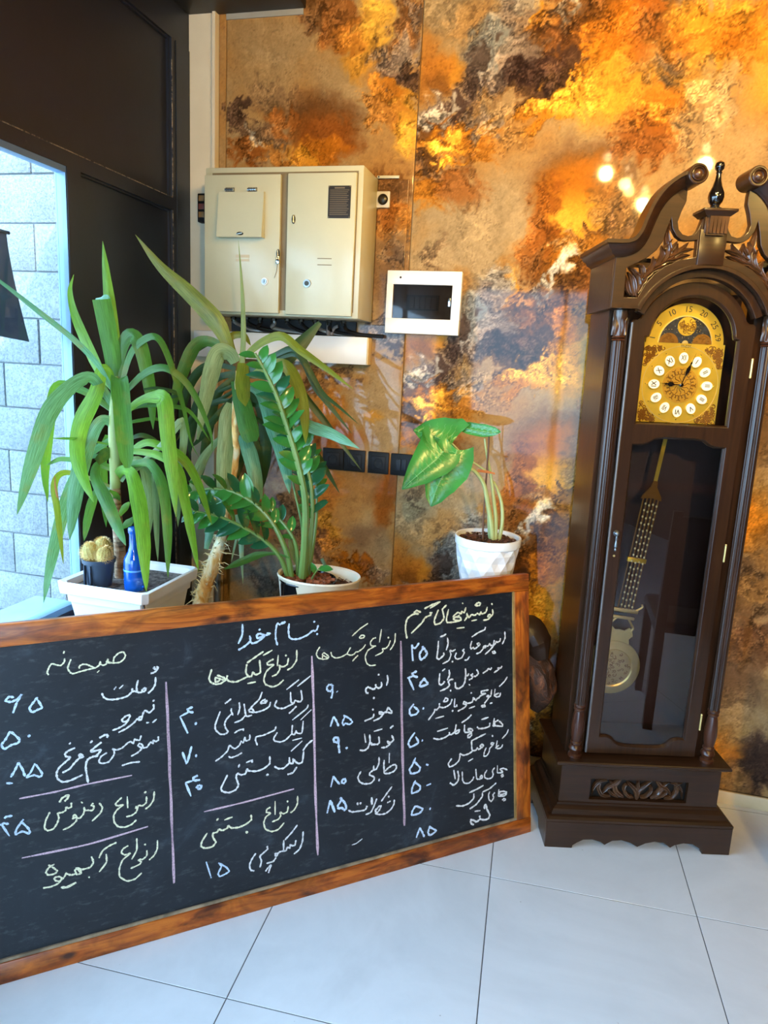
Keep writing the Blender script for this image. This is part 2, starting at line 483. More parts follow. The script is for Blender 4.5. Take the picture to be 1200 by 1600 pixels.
def panel(name,x0,x1,z0,z1,yf,th,txt,per,seed,parent,st=.0045):
    nx=max(2,int((x1-x0)/st)); nz=max(2,int((z1-z0)/st))
    xs=np.linspace(x0,x1,nx+1); zs=np.linspace(z0,z1,nz+1); X,Z=np.meshgrid(xs,zs)
    rgb=paint(X,Z,txt,per,seed).reshape(-1,3); rgb=np.where(rgb<=.04045,rgb/12.92,((rgb+.055)/1.055)**2.4)
    n=(nx+1)*(nz+1); vs=np.stack([X.ravel(),np.full(n,yf),Z.ravel()],1)
    i=np.arange(nx)[None]+(nx+1)*np.arange(nz)[:,None]; i=i.ravel()
    f=np.stack([i,i+1,i+nx+2,i+nx+1],1)
    c=[0,nx,n-1,n-1-nx]; bk=vs[c].copy(); bk[:,1]=yf+th; vs=np.vstack([vs,bk]); rgb=np.vstack([rgb,rgb[c]])
    # the slab's four edges: front loop to back corners
    loops=[np.arange(nx+1),np.arange(nz+1)*(nx+1)+nx,np.arange(nx+1)[::-1]+(nx+1)*nz,np.arange(nz+1)[::-1]*(nx+1)]
    me=bpy.data.meshes.new(name); polys=f.tolist()
    for k,l in enumerate(loops): polys.append(l.tolist()[::-1]+[n+k,n+(k+1)%4])
    me.vertices.add(len(vs)); me.vertices.foreach_set('co',vs.astype(np.float32).ravel())
    lt=np.array([len(p) for p in polys[-4:]]); nq=len(f)
    me.loops.add(nq*4+int(lt.sum())); me.loops.foreach_set('vertex_index',np.concatenate([f.ravel()]+[np.array(p) for p in polys[-4:]]).astype(np.int32))
    me.polygons.add(nq+4); st_=np.concatenate([np.arange(nq)*4,nq*4+np.concatenate([[0],np.cumsum(lt)[:-1]])]).astype(np.int32)
    me.polygons.foreach_set('loop_start',st_)
    me.update(calc_edges=True); me.validate()
    ca=me.color_attributes.new('print','FLOAT_COLOR','POINT'); ca.data.foreach_set('color',np.hstack([rgb,np.ones((len(rgb),1))]).astype(np.float32).ravel())
    me.materials.append(PM); o=bpy.data.objects.new(name,me); COL.objects.link(o); o.parent=parent; return o
# ------------------------------------------------------------------ room shell
M_plaster=mat('dark_plaster',(60,52,48),.8); M_ceil=mat('ceiling_paint',(70,60,52),.8)
M_cream=mat('cream_paint',(222,205,176),.4,var=.03); M_grout=mat('grout',(84,86,90),.8)
RX1,RY0=3.3,-3.2
wb=struct('wall_back',B().box(LX-.1,RX1+.1,WY+.008,WY+.16,0,CEIL),mat('wall_backing',(150,120,80),.6))
panel('wall_panel',-.611,.95,0.05,CEIL,WY,.007,RB,True,3,wb)
panel('wall_panel',-1.343,-.6135,0.05,CEIL,WY,.007,LB,False,7,wb)
panel('wall_panel',.9525,2.15,0.05,CEIL,WY,.007,RB,True,3,wb,.012)
panel('wall_panel',2.1525,RX1,0.05,CEIL,WY,.007,RB,True,9,wb,.02)
panel('patch_panel',-.742,-.628,1.672,2.175,WY-.004,.003,LB,False,29,wb,.004)
panel('wall_strip',-1.372,-1.345,0.05,2.79,WY-.002,.009,LB,False,17,wb,.006)
gw=B().box(-1.343,-1.045,WY-.005,WY-.0005,2.724,CEIL).build('grey_board',mat('grey_board',(158,152,140),.5),wb)
tr=struct('trim_1',B().box(LX+.001,-1.385,WY-.02,WY+.006,0,CEIL).box(-1.385,-1.373,WY-.032,WY+.006,0,CEIL),M_cream)
struct('baseboard_back',B().cbox(-.6,RX1,WY-.012,WY-.001,0,.05,.003),mat('baseboard_cream',(214,190,150),.35))
# rear and right walls, ceiling
wr=B()
for a in [(LX-.1,-1.2,0,CEIL),(.9,RX1+.1,0,CEIL),(-1.2,.9,2.5,CEIL)]: wr.box(a[0],a[1],RY0-.12,RY0,a[2],a[3])
struct('wall_rear',wr,M_plaster)
struct('wall_right',B().box(RX1,RX1+.1,RY0,WY+.008,0,CEIL),M_plaster)
struct('ceiling',B().box(LX-.1,RX1+.1,RY0-.1,WY+.16,CEIL,CEIL+.12),M_ceil)
# floor: grout bed and tiles
fl=struct('floor',B().box(LX-.1,RX1+.1,RY0-.12,WY+.15,-.06,-.0009),M_grout)
def tile_mat():
    t=NT('porcelain_tile'); v=t.coord()
    a=t.noise(v,1.6,5,.6,1.5); b=t.noise(v,9,5,.6)
    c=t.ramp(a,[(.3,lin((212,215,218))),(.55,lin((224,227,230))),(.75,lin((216,219,222)))])
    c=t.mix(t.math('MULTIPLY',t.ramp(b,[(.5,(0,0,0)),(.8,(1,1,1))]),.10),c,lin((180,178,176)))
    sp=t.noise(v,70,2,.5); c=t.mix(t.math('MULTIPLY',t.ramp(sp,[(.76,(0,0,0)),(.80,(1,1,1))]),.55),c,lin((120,112,105)))
    t.set(t.p.inputs['Base Color'],c); t.p.inputs['Specular IOR Level'].default_value=.5
    t.set(t.p.inputs['Roughness'],t.ramp(b,[(.3,(.13,)*3),(.7,(.2,)*3)]))
    t.bump(t.noise(v,4,2,.4),.03,.01); return t.m
M_tile=tile_mat()
def clip(poly,ax,val,keep):
    out=[]
    for i in range(len(poly)):
        a=poly[i];b=poly[(i+1)%len(poly)]; ia=(a[ax]-val)*keep>=0; ib=(b[ax]-val)*keep>=0
        if ia: out.append(a)
        if ia!=ib: t=(val-a[ax])/(b[ax]-a[ax]); out.append((a[0]+t*(b[0]-a[0]),a[1]+t*(b[1]-a[1])))
    return out
TA=.046383; ct,st=math.cos(TA),math.sin(TA)
for i in range(-4,8):
    for j in range(-10,3):
        g=.0014; q=[]
        for a,b in ((i+g/.6,j+g/.6),(i+1-g/.6,j+g/.6),(i+1-g/.6,j+1-g/.6),(i+g/.6,j+1-g/.6)):
            q.append((-.0891+.6001*(ct*a-st*b),1.9392+.6001*(st*a+ct*b)))
        for ax,val,k in ((0,LX,1),(0,RX1,-1),(1,RY0,1),(1,WY-.001,-1)): 
            if q: q=clip(q,ax,val,k)
        if len(q)<3: continue
        ar=abs(sum(q[k][0]*q[(k+1)%len(q)][1]-q[(k+1)%len(q)][0]*q[k][1] for k in range(len(q))))/2
        if ar<.0005: continue
        cx=sum(p[0] for p in q)/len(q); cy=sum(p[1] for p in q)/len(q)
        b=B(); n=len(q); e=.0006
        ins=[(p[0]+(cx-p[0])*e*2.4,p[1]+(cy-p[1])*e*2.4) for p in q]
        b.add([(x,y,-.004) for x,y in q]+[(x,y,-e) for x,y in q]+[(x,y,0) for x,y in ins],[tuple(range(n))[::-1],tuple(range(2*n,3*n))]+[(k,(k+1)%n,n+(k+1)%n,n+k) for k in range(n)]+[(n+k,n+(k+1)%n,2*n+(k+1)%n,2*n+k) for k in range(n)])
        b.build('tile',M_tile,fl,smooth=0)
# ------------------------------------------------------------------ left wall: dark sheet-metal frame wall with a long window
def steel():
    t=NT('dark_painted_steel'); v=t.coord()
    n=t.noise(v,3,6,.6); c=t.ramp(n,[(.3,lin((23,27,38))),(.7,lin((34,38,50)))])
    d=t.noise(v,26,5,.7); c=t.mix(t.math('MULTIPLY',t.ramp(d,[(.68,(0,0,0)),(.78,(1,1,1))]),.25),c,lin((120,112,104)))
    t.set(t.p.inputs['Base Color'],c); t.p.inputs['Roughness'].default_value=.42; t.bump(t.noise(v,40,3),.08,.003); return t.m
M_st=steel(); M_jamb=mat('pale_aluminium',(104,132,158),.35,.2,var=.03)
WZ0,WZ1,WYE=.70,2.047,1.90
b=B(); x0=LX-.034
b.box(x0,LX,RY0,WY,2.62,CEIL)            # top rail
b.box(x0,LX,2.476,WY,0,2.62)              # corner stile
b.box(x0,LX,RY0,2.476,WZ1,2.092)            # transom rail above window
b.box(x0,LX,WYE,1.962,0,WZ1)              # stile right of window
b.box(x0,LX,RY0,WYE,0,WZ0)                # wall below window
for y in (.35,-1.2): b.box(x0,LX,y-.03,y+.03,WZ0,WZ1); b.box(x0,LX,y-.03,y+.03,2.092,2.62)
wl_=struct('wall_left',b,M_st)
for (y0,y1,z0,z1) in [(.38,2.476,2.092,2.62),(-1.17,.32,2.092,2.62),(RY0,-1.23,2.092,2.62),(1.962,2.476,0,WZ1)]:
    B().box(LX-.033,LX-.020,y0,y1,z0,z1).build('sheet_panel',M_st,wl_)
    bd=B(); w=.006
    for (a,c,d,e) in [(y0,y1,z0,z0+w),(y0,y1,z1-w,z1),(y0,y0+w,z0+w,z1-w),(y1-w,y1,z0+w,z1-w)]: bd.box(LX-.020,LX-.010,a,c,d,e)
    bd.build('panel_bead',M_st,wl_)
t=NT('worn_paint_edge'); n=t.noise(t.coord(),38,4,.8); t.set(t.p.inputs['Base Color'],t.ramp(n,[(.42,lin((30,32,40))),(.60,lin((150,134,112)))])); t.p.inputs['Roughness'].default_value=.6
for (a,c,d,e) in [(.38,2.476,2.0895,2.0925),(2.4755,2.4785,2.0925,2.55),(2.4755,2.4785,.3,2.047)]: B().box(LX-.002,LX+.0012,a,c,d,e).build('worn_edge',t.m,wl_)
# corner angle strip
struct('trim_2',B().box(LX,LX+.004,2.50,WY-.021,0,2.62),M_st)
wi=struct('window_1',B().box(LX-.040,LX-.035,WYE-.004,WYE+.03,WZ0,WZ1).box(LX-.040,LX-.035,RY0,WYE,WZ1-.004,WZ1+.03),M_jamb)
fr=B(); 
for (a,c,d,e) in [(RY0,WYE,WZ0,WZ0+.02),(RY0,WYE,WZ1-.018,WZ1),(WYE-.004,WYE,WZ0+.02,WZ1-.018)]: fr.box(LX-.034,LX-.003,a,c,d,e)
fr.build('window_frame',M_jamb,wi)
B().box(LX-.20,LX-.036,RY0,WYE+.02,WZ0-.03,WZ0).build('sill',mat('sill_stone',(120,146,166),.6),wi)
def glassm(name,ior=1.45,tint=(1,1,1),rough=0.0,boost=1.):
    m=bpy.data.materials.new(name); m.use_nodes=True; n=m.node_tree.nodes; l=m.node_tree.links; n.clear()
    o=n.new('ShaderNodeOutputMaterial'); t=n.new('ShaderNodeBsdfTransparent'); g=n.new('ShaderNodeBsdfGlossy'); f=n.new('ShaderNodeFresnel'); x=n.new('ShaderNodeMixShader')
    t.inputs[0].default_value=(*tint,1); g.inputs['Roughness'].default_value=rough; f.inputs[0].default_value=ior
    mu=n.new('ShaderNodeMath'); mu.operation='MULTIPLY'; mu.inputs[1].default_value=boost; l.new(f.outputs[0],mu.inputs[0])
    l.new(mu.outputs[0],x.inputs[0]); l.new(t.outputs[0],x.inputs[1]); l.new(g.outputs[0],x.inputs[2]); l.new(x.outputs[0],o.inputs[0]); return m
M_pane=glassm('window_glass',1.45)
B().add([(LX-.018,RY0,WZ0+.02),(LX-.018,WYE-.004,WZ0+.02),(LX-.018,WYE-.004,WZ1-.018),(LX-.018,RY0,WZ1-.018)],[(0,1,2,3)]).build('pane',M_pane,wi)
# rear shopfront glazing
w2=struct('window_2',B().box(-1.2,.9,RY0-.07,RY0-.02,0,.06).box(-1.2,.9,RY0-.07,RY0-.02,2.44,2.5).box(-1.2,-1.14,RY0-.07,RY0-.02,.06,2.44).box(.84,.9,RY0-.07,RY0-.02,.06,2.44).box(-.18,-.12,RY0-.07,RY0-.02,.06,2.44),M_st)
B().add([(-1.14,RY0-.045,.06),(.84,RY0-.045,.06),(.84,RY0-.045,2.44),(-1.14,RY0-.045,2.44)],[(0,1,2,3)]).build('pane',M_pane,w2)
# dark bulkhead box under the ceiling in the corner
struct('trim_3',B().cbox(LX,-1.035,2.39,WY-.003,2.742,CEIL-.001,.004),mat('bulkhead_black',(34,30,30),.5))
# ------------------------------------------------------------------ outside: concrete block wall, ground
struct('ground',B().box(-9,9,-9,9,-.16,-.062),mat('outside_concrete',(190,188,180),.9))
def block():
    t=NT('concrete_block'); v=t.coord('Object'); n=t.noise(v,4,4); p=t.noise(v,95,4,.75)
    c=t.ramp(n,[(.3,lin((118,124,126))),(.7,lin((146,150,148)))]); c=t.mix(t.math('MULTIPLY',t.ramp(p,[(.40,(1,1,1)),(.55,(0,0,0))]),.6),c,lin((84,92,98)))
    t.set(t.p.inputs['Base Color'],c); t.p.inputs['Roughness'].default_value=.95; t.bump(p,.9,.012); return t.m
M_blk=block(); BY=2.80
bw=thing('block_wall','bright concrete block wall standing outside the left window','wall',(-3.2,BY+.11,-.062))
B().box(-5.6,-1.62,BY+.012,BY+.2,-.062,2.94).build('mortar',mat('mortar',(112,118,120),.95,bump=.5),bw,world=True)
xj=px2(54,390,1,BY)[0]; random.seed(4)
for r in range(15):
    z0=1.858-.2045*9+.2045*r; 
    off=0 if r%2==1 else .2
    for k in range(-9,4):
        a=xj+off+k*.4; c=a+.4
        a,c=max(a+.0035,-5.6),min(c-.0035,-1.62)
        if c-a<.03 or z0+.2>2.95: continue
        d=random.uniform(-.003,.003)
        B().cbox(a,c,BY+d,BY+.1,max(z0+.003,-.06),z0+.2015,.004).build('block',M_blk,bw,world=True)
# ------------------------------------------------------------------ meter cabinet and the fittings on the printed wall
def W_(x,y,yy=WY): p=px2(x,y,1,yy); return p[0],p[2]
M_enam=mat('beige_enamel',(194,184,150),.35,var=.03,coat=.2); M_gap=mat('cabinet_inside',(120,100,66),.6)
M_chr=mat('chrome',(200,200,200),.2,1,.02); M_blk=M_blk; M_black=mat('black_plastic',(14,14,16),.5,spec=.25); M_dkm=mat('dark_metal',(60,54,44),.35,.8)
M_white=mat('white_plastic',(226,222,218),.3,var=.02); M_steelg=mat('grey_steel',(150,152,150),.35,.7)
cab=thing('meter_cabinet','beige steel two-door electricity meter cabinet on the wall beside the cream corner strip','cabinet',(-1.036,WY-.002,1.93))
yf=2.43
B().cbox(-1.328,-.742,yf,WY-.004,1.68,2.178,.004).build('body',M_enam,cab,world=True)
B().box(-1.30,-.76,yf-.001,yf+.001,1.70,2.16).build('front_recess',M_gap,cab,world=True)
def door(x0,x1,z0,z1):
    return B().cbox(x0,x1,yf-.016,yf-.001,z0,z1,.003).build('door',M_enam,cab,world=True)
dl=door(-1.324,-1.034,1.688,2.150); dr=door(-1.008,-.762,1.686,2.152)
# hinged flap on the left door
fx0,fz0=W_(341,371,yf-.03); fx1,fz1=W_(412,303,yf-.03); 
fx0,fx1,fz0,fz1=fx0,fx1,fz0,fz1+.008
Y=yf-.016
B().frus(fx0,fx1,Y-.03,Y-.0005,fz0,fx0,fx1,Y-.012,Y-.0005,fz1).build('flap',M_enam,dl,world=True)
for c in (.22,.72):
    xx=fx0+(fx1-fx0)*c; b=B()
    for k in range(4): b.tube([(xx-.014+k*.0082,Y-.010,fz1+.008),(xx-.0075+k*.0082,Y-.010,fz1+.008)],.0048,8)
    b.box(xx-.016,xx+.018,Y-.004,Y,fz1+.002,fz1+.016); b.build('hinge',M_chr,dl,world=True)
def oval(cx,cz,y,w,h,m,par,name,t=.004):
    b=B(); n=20; b.prism([(cx+w*math.cos(2*math.pi*i/n),cz+h*math.sin(2*math.pi*i/n)) for i in range(n)],0,t,Matrix(((1,0,0,0),(0,0,-1,y),(0,1,0,0),(0,0,0,1)))); return b.build(name,m,par,world=True)
kx,kz=W_(375,365,yf-.045); oval(kx,kz,Y-.028,.013,.0055,M_black,dl,'latch_slot',.003); B().tube([(kx-.010,Y-.034,kz-.002),(kx+.010,Y-.034,kz+.002)],.003,8).build('latch',M_chr,dl,world=True)
kx,kz=W_(435,396,Y); oval(kx,kz,Y,.006,.014,M_dkm,dl,'latch_plate'); B().tube([(kx-.001,Y-.006,kz+.010),(kx+.001,Y-.006,kz-.012)],.0032,8).build('latch',M_chr,dl,world=True)
b=B().cbox(kx-.005,kx+.007,Y-.012,Y-.003,kz-.036,kz-.020,.002); b.tube(spl([(kx-.003,Y-.007,kz-.021),(kx-.003,Y-.007,kz-.012),(kx+.001,Y-.007,kz-.008),(kx+.004,Y-.007,kz-.012),(kx+.004,Y-.007,kz-.021)]),.0013,6); b.build('padlock',M_chr,dl,world=True)
B().tube(spl([(kx,Y-.006,kz-.034),(kx-.004,Y-.004,kz-.06),(kx-.012,Y-.003,kz-.083)]),.0007,5).build('seal_wire',M_chr,dl,world=True)
kx,kz=W_(414,440,Y); oval(kx,kz,Y,.013,.013,M_white,dl,'lock_ring',.005); oval(kx,kz,Y-.005,.009,.009,M_steelg,dl,'lock_core',.003); B().box(kx-.001,kx+.001,Y-.0092,Y-.008,kz-.005,kz+.005).build('key_slot',M_black,dl,world=True)
sx,sz=W_(379,402,Y); B().box(sx-.026,sx+.026,Y-.0008,Y,sz-.002,sz+.009).box(sx-.026,sx+.026,Y-.0008,Y,sz-.014,sz-.006).build('sticker',mat('faded_sticker',(196,176,142),.6),dl,world=True)
# right door
kx,kz=W_(459,343,Y); oval(kx,kz,Y,.006,.0145,M_dkm,dr,'latch_plate'); B().tube([(kx,Y-.006,kz+.011),(kx+.001,Y-.006,kz-.011)],.003,8).build('latch',M_chr,dr,world=True)
kx,kz=W_(480,443,Y); oval(kx,kz,Y,.0135,.0135,M_steelg,dr,'lock_ring',.006); oval(kx,kz,Y-.006,.008,.008,M_dkm,dr,'lock_core',.002)
for yy in (404,414):
    sx,sz=W_(507,yy,Y); B().box(sx-.026,sx+.026,Y-.0006,Y+.001,sz-.0013,sz+.0013).build('vent_slot',M_gap,dr,world=True)
ax,az=W_(512,341,Y); bx,bz=W_(549,290,Y)
pl_=B().box(ax,bx,Y-.0015,Y,az,bz).build('data_plate',mat('dark_label',(52,42,32),.35,.4),dr,world=True)
M_tanink=mat('label_lines',(120,98,66),.5)
b=B()
for k in range(14): 
    z=bz-.014-k*(bz-az-.02)/14; b.box(ax+.006,bx-.006-(k*37%5)*.002,Y-.0019,Y-.0014,z-.0008,z+.0008)
b.box(ax+.022,bx-.022,Y-.0019,Y-.0014,bz-.009,bz-.005)
for (u,v) in ((ax+.003,az+.003),(bx-.003,az+.003),(ax+.003,bz-.003),(bx-.003,bz-.003)): b.box(u-.0015,u+.0015,Y-.003,Y-.0014,v-.0015,v+.0015)
b.build('printed_lines',M_tanink,pl_,world=True)
# cables under the cabinet
cb=thing('cable_bundle','dark cables and glands running out under the beige meter cabinet','cable',(-1.0,2.53,1.68))
b=B(); random.seed(2)
b.box(-1.31,-.80,WY-.012,WY-.001,1.628,1.679).build('dark_plate',mat('strip_black',(30,26,26),.6),cb,world=True)  # near-black strip on the wall just below the cabinet
for k in range(9):
    x=-1.27+k*.055; b=B()
    b.tube(spl([(x,2.54,1.676),(x+.004,2.54,1.660),(x+random.uniform(-.02,.03),2.57,1.645),(x+.06,2.592,1.634),(x+.14,2.596,1.632)]),.007,7)
    b.build('cable',M_black if k%3 else M_steelg,cb,world=True)
    B().lathe([(.012,0),(.012,-.008),(.009,-.010),(.009,-.018)],8,Matrix.Translation((x,2.54,1.678))).build('gland',M_dkm,cb,world=True)
b=B(); x,z=W_(520,510,2.56); b.tube(spl([(x-.012,2.55,1.675),(x-.016,2.56,1.655),(x-.022,2.58,1.63)]),.008,8); b.tube(spl([(x+.018,2.57,1.66),(x+.002,2.57,1.652),(x-.01,2.58,1.630)]),.006,8); b.build('pale_conduit',mat('grey_conduit',(150,136,128),.4),cb,world=True,label='pale grey conduit end')
tk=thing('cable_trunking','long white rectangular cable trunking box just below the beige meter cabinet','trunking',(-1.1,WY-.03,1.57))
B().cbox(-1.452,-.742,WY-.052,WY-.003,1.524,1.624,.003).build('trunk',M_white,tk,world=True)
B().cbox(-.742,-.737,WY-.050,WY-.003,1.525,1.623,.002).build('end_cap',mat('cream_cap',(226,190,130),.4),tk,world=True)
# consumer unit
cu_=thing('breaker_box','small white breaker box with smoked window, right of the beige meter cabinet','box',(-.547,WY-.001,1.752))
x0,x1,z0,z1=-.683,-.410,1.644,1.864; yb=WY-.034; wx0,wx1,wz0,wz1=x0+.024,x1-.032,z0+.054,z0+.172
b=B(); b.cbox(x0,x1,yb,WY-.001,z0,wz0,.003); b.cbox(x0,x1,yb,WY-.001,wz1,z1,.003); b.cbox(x0,wx0,yb,WY-.001,wz0-.001,wz1+.001,.001); b.cbox(wx1,x1,yb,WY-.001,wz0-.001,wz1+.001,.001)
b.build('housing',mat('white_housing',(230,222,214),.3,var=.02),cu_,world=True)
B().box(wx0,wx1,yb+.016,WY-.001,wz0,wz1).build('inner_cover',mat('smoked_inner',(70,58,46),.3),cu_,world=True)
iw=B().box(wx0+.048,wx1-.048,yb+.0125,yb+.016,wz0+.03,wz1-.034).build('breaker_slot',mat('slot_dark',(26,22,20),.4),cu_,world=True)
for k in range(5):
    xx=wx0+.062+k*.020; B().box(xx,xx+.017,yb+.009,yb+.0125,wz0+.036,wz1-.042).build('breaker',mat('breaker_dark',(54,46,36),.4) if k==0 else bpy.data.materials['breaker_dark'],cu_,world=True)
B().add([(wx0,yb+.004,wz0),(wx1,yb+.004,wz0),(wx1,yb+.004,wz1),(wx0,yb+.004,wz1)],[(0,1,2,3)]).build('smoked_window',glassm('smoked_glass',1.45,(.42,.34,.27),.03),cu_,world=True)
B().ball((x0+.05,yb-.0005,z1-.024),.004,8,6,sc=(1,1,1)).build('screw',M_dkm,cu_,world=True)
B().cbox(wx1-.012,wx1-.004,yb+.001,yb+.005,wz0+.045,wz0+.075,.001).build('catch',M_chr,cu_,world=True)
# sockets and switches
def sock(xa,xb,kind,lab):
    x0,zt=W_(xa,0+703,WY); x0=px2(xa,716,1,WY)[0]; x1=px2(xb,716,1,WY)[0]; z0,z1=1.116,1.200
    t=thing('wall_socket' if kind!='switch' else 'wall_switch',lab,'socket' if kind!='switch' else 'switch',((x0+x1)/2,WY-.001,(z0+z1)/2),group='black switch and socket strip')
    cx=(x0+x1)/2; w=(x1-x0)/2
    B().cbox(x0,x1,WY-.009,WY-.001,z0,z1,.003).build('plate',M_black,t,world=True)
    if kind=='switch':
        for s in (-1,1): B().cbox(cx+s*.011-.010,cx+s*.011+.010,WY-.013,WY-.008,z0+.02,z1-.02,.002).build('rocker',mat('rocker_grey',(30,34,42),.5,spec=.3) if 'rocker_grey' not in bpy.data.materials else bpy.data.materials['rocker_grey'],t,world=True)
    else:
        B().cbox(cx-w*.68,cx+w*.68,WY-.012,WY-.008,z0+.016,z1-.016,.003).build('insert',mat('insert_black',(18,19,24),.5,spec=.25) if 'insert_black' not in bpy.data.materials else bpy.data.materials['insert_black'],t,world=True)
        Mr=Matrix(((1,0,0,cx),(0,0,-1,WY-.0121),(0,1,0,(z0+z1)/2),(0,0,0,1)))
        B().lathe([(.0185,0),(.0185,.002),(.0165,.002),(.0165,.0004),(0.001,.0004)],20,Mr,cap=False).build('socket_well',M_black,t,world=True)
        for s in (-1,1): B().tube([(cx+s*.0095,WY-.0128,(z0+z1)/2),(cx+s*.0095,WY-.0122,(z0+z1)/2)],.0025,8).build('pin_hole',M_dkm,t,world=True)
sock(505,537.5,'socket','leftmost black wall socket of the strip, beside the dark plant leaves')
sock(538,571.5,'socket','second black wall socket from the left, joined to the leftmost one')
sock(576,608.5,'socket','black wall socket with pale mark, third of the strip from the left')
sock(611.5,645,'switch','black two-rocker wall switch left of the arrow-shaped plant leaf')
sock(648.5,683,'socket','rightmost black wall socket, half hidden behind the arrow-shaped plant leaf')
# small push button box right of the cabinet, clip above it
bb=thing('bell_button','small square wall plate with a dark round dome, touching the meter cabinet right side','button',(*(px2(600,313,1,WY)),))
x0,z0=W_(589,326); x1,z1=W_(611,300)
B().cbox(x0,x1,WY-.014,WY-.004,z0,z1,.003).build('plate',mat('bell_plate',(190,176,150),.4),bb,world=True)
B().ball(((x0+x1)/2,WY-.016,(z0+z1)/2),.019,16,10,sc=(1,.55,1)).build('dome',M_dkm,bb,world=True)
kc=thing('mounting_bracket','thin pale metal bracket strip on the wall above the round bell button','bracket',(*(px2(608,276,1,WY)),))
x0,z0=W_(590,279); x1,z1=W_(625,276); B().cbox(x0,x1,WY-.010,WY-.005,z0-.002,z1+.002,.001).build('strip',M_enam,kc,world=True); B().tube([(x0+.008,WY-.013,(z0+z1)/2),(x0+.008,WY-.005,(z0+z1)/2)],.003,8).build('screw',M_chr,kc,world=True)
# small black fuse holder on the cream corner strip
x0,z0=W_(311,348,WY-.04); x1,z1=W_(328,303,WY-.04)
fh=thing('fuse_holder','narrow black fuse holder on the cream corner strip, left of the meter cabinet','fuse box',((x0+x1)/2,WY-.02,(z0+z1)/2))
B().cbox(x0,x1,WY-.052,WY-.021,z0,z1,.003).build('case',M_black,fh,world=True)
for k,c in enumerate(((150,108,60),(120,60,50),(150,108,60))):
    zz=z1-.018-k*.029; B().cbox(x0+.006,x0+.028,WY-.055,WY-.051,zz-.010,zz+.010,.001).build('fuse',mat('fuse_%s'%('amber' if k!=1 else 'red'),c,.4),fh,world=True)
# ------------------------------------------------------------------ chalkboard
BLp=px2(0,1540,2,0); BRp=px2(830,1300,2,0); bu=BRp-BLp; bL=float(np.linalg.norm(bu)); bu=bu/bL
nb=np.array([-bu[1],bu[0],0]); LEAN=rad(9.5); bw_=nb*math.sin(LEAN)+np.array([0,0,math.cos(LEAN)]); bn=np.cross(bu,bw_) # outward (to camera)
BX0=-bL-.22; BH=.885
cb_=thing('menu_chalkboard','long chalkboard menu in a brown wooden frame with chalk writing, standing on the floor','chalkboard',tuple(BRp))
MB=Matrix([[bu[i],-bn[i],bw_[i],BRp[i]] for i in range(3)]+[[0,0,0,1]]) # local x along, y back, z up
if bn@(CAMP-BRp)<0: bn=-bn; MB=Matrix([[bu[i],-bn[i],bw_[i],BRp[i]] for i in range(3)]+[[0,0,0,1]])
def bb_(b,name,m,par=None,label=None,sm_=30):
    b.v=[MB@v for v in b.v]; return b.build(name,m,par or cb_,world=True,label=label,smooth=sm_)
def framewood(axis):
    t=NT('burnt_pine_'+'xyz'[axis]); 
    # rails keep local board coordinates in a vertex-free way: object space rotated to the board axes
    tc=t.node('ShaderNodeTexCoord'); out=[]
    for a in (bu,bw_,bn):
        d=t.node('ShaderNodeVectorMath',operation='DOT_PRODUCT'); t.l.new(tc.outputs['Object'],d.inputs[0]); d.inputs[1].default_value=tuple(a); out.append(d.outputs['Value'])
    cx=t.node('ShaderNodeCombineXYZ'); 
    o=out if axis==0 else [out[1],out[0],out[2]]
    for i in range(3): t.l.new(o[i],cx.inputs[i])
    mp=t.node('ShaderNodeMapping'); mp.inputs['Scale'].default_value=(2.2,17,17); t.l.new(cx.outputs[0],mp.inputs[0]); v=mp.outputs[0]
    mp2=t.node('ShaderNodeMapping'); mp2.inputs['Scale'].default_value=(1,2.2,2.2); t.l.new(cx.outputs[0],mp2.inputs[0])
    a=t.noise(v,2.2,6,.6,1.6); b=t.noise(mp2.outputs[0],5.5,4,.6,.8)
    c=t.ramp(a,[(.25,lin((88,40,14))),(.45,lin((166,82,24))),(.6,lin((196,108,34))),(.8,lin((118,56,20)))])
    c=t.mix(t.ramp(b,[(.44,(0,0,0)),(.66,(.85,.85,.85))]),c,lin((52,24,16)))
    k=t.node('ShaderNodeTexVoronoi'); k.inputs['Scale'].default_value=4.2; t.l.new(mp2.outputs[0],k.inputs['Vector'])
    c=t.mix(t.ramp(k.outputs['Distance'],[(.04,(.9,.9,.9)),(.11,(0,0,0))]),c,lin((40,20,14)))
    t.set(t.p.inputs['Base Color'],c); t.p.inputs['Roughness'].default_value=.33; t.p.inputs['Coat Weight'].default_value=.08; t.p.inputs['Specular IOR Level'].default_value=.35; t.bump(a,.15,.004); return t.m
M_fx=framewood(0); M_fz=framewood(1)
FW=.056
bb_(B().cbox(BX0,0,0,.028,BH-FW,BH,.003),'frame_rail',M_fx,label='top rail of the wooden frame')
bb_(B().cbox(BX0,0,0,.028,0,FW-.003,.003),'frame_rail',M_fx,label='bottom rail of the wooden frame')
bb_(B().cbox(-FW,-.0005,.001,.027,FW-.002,BH-FW-.001,.002),'frame_stile',M_fz)
bb_(B().cbox(BX0+.0005,BX0+FW,.001,.027,FW-.002,BH-FW-.001,.002),'frame_stile',M_fz)
M_lip=mat('worn_lip',(150,130,104),.6,var=.3,vs_=20)
b=B(); b.box(BX0+FW,-FW,.004,.012,FW-.003,FW+.004); bb_(b,'lip',M_lip,label='worn grey inner lip')
b=B(); b.box(-FW-.007,-FW,.004,.012,FW+.004,BH-FW); bb_(b,'lip',mat('worn_lip_side',(150,116,66),.6,var=.3,vs_=20),label='worn tan inner lip')
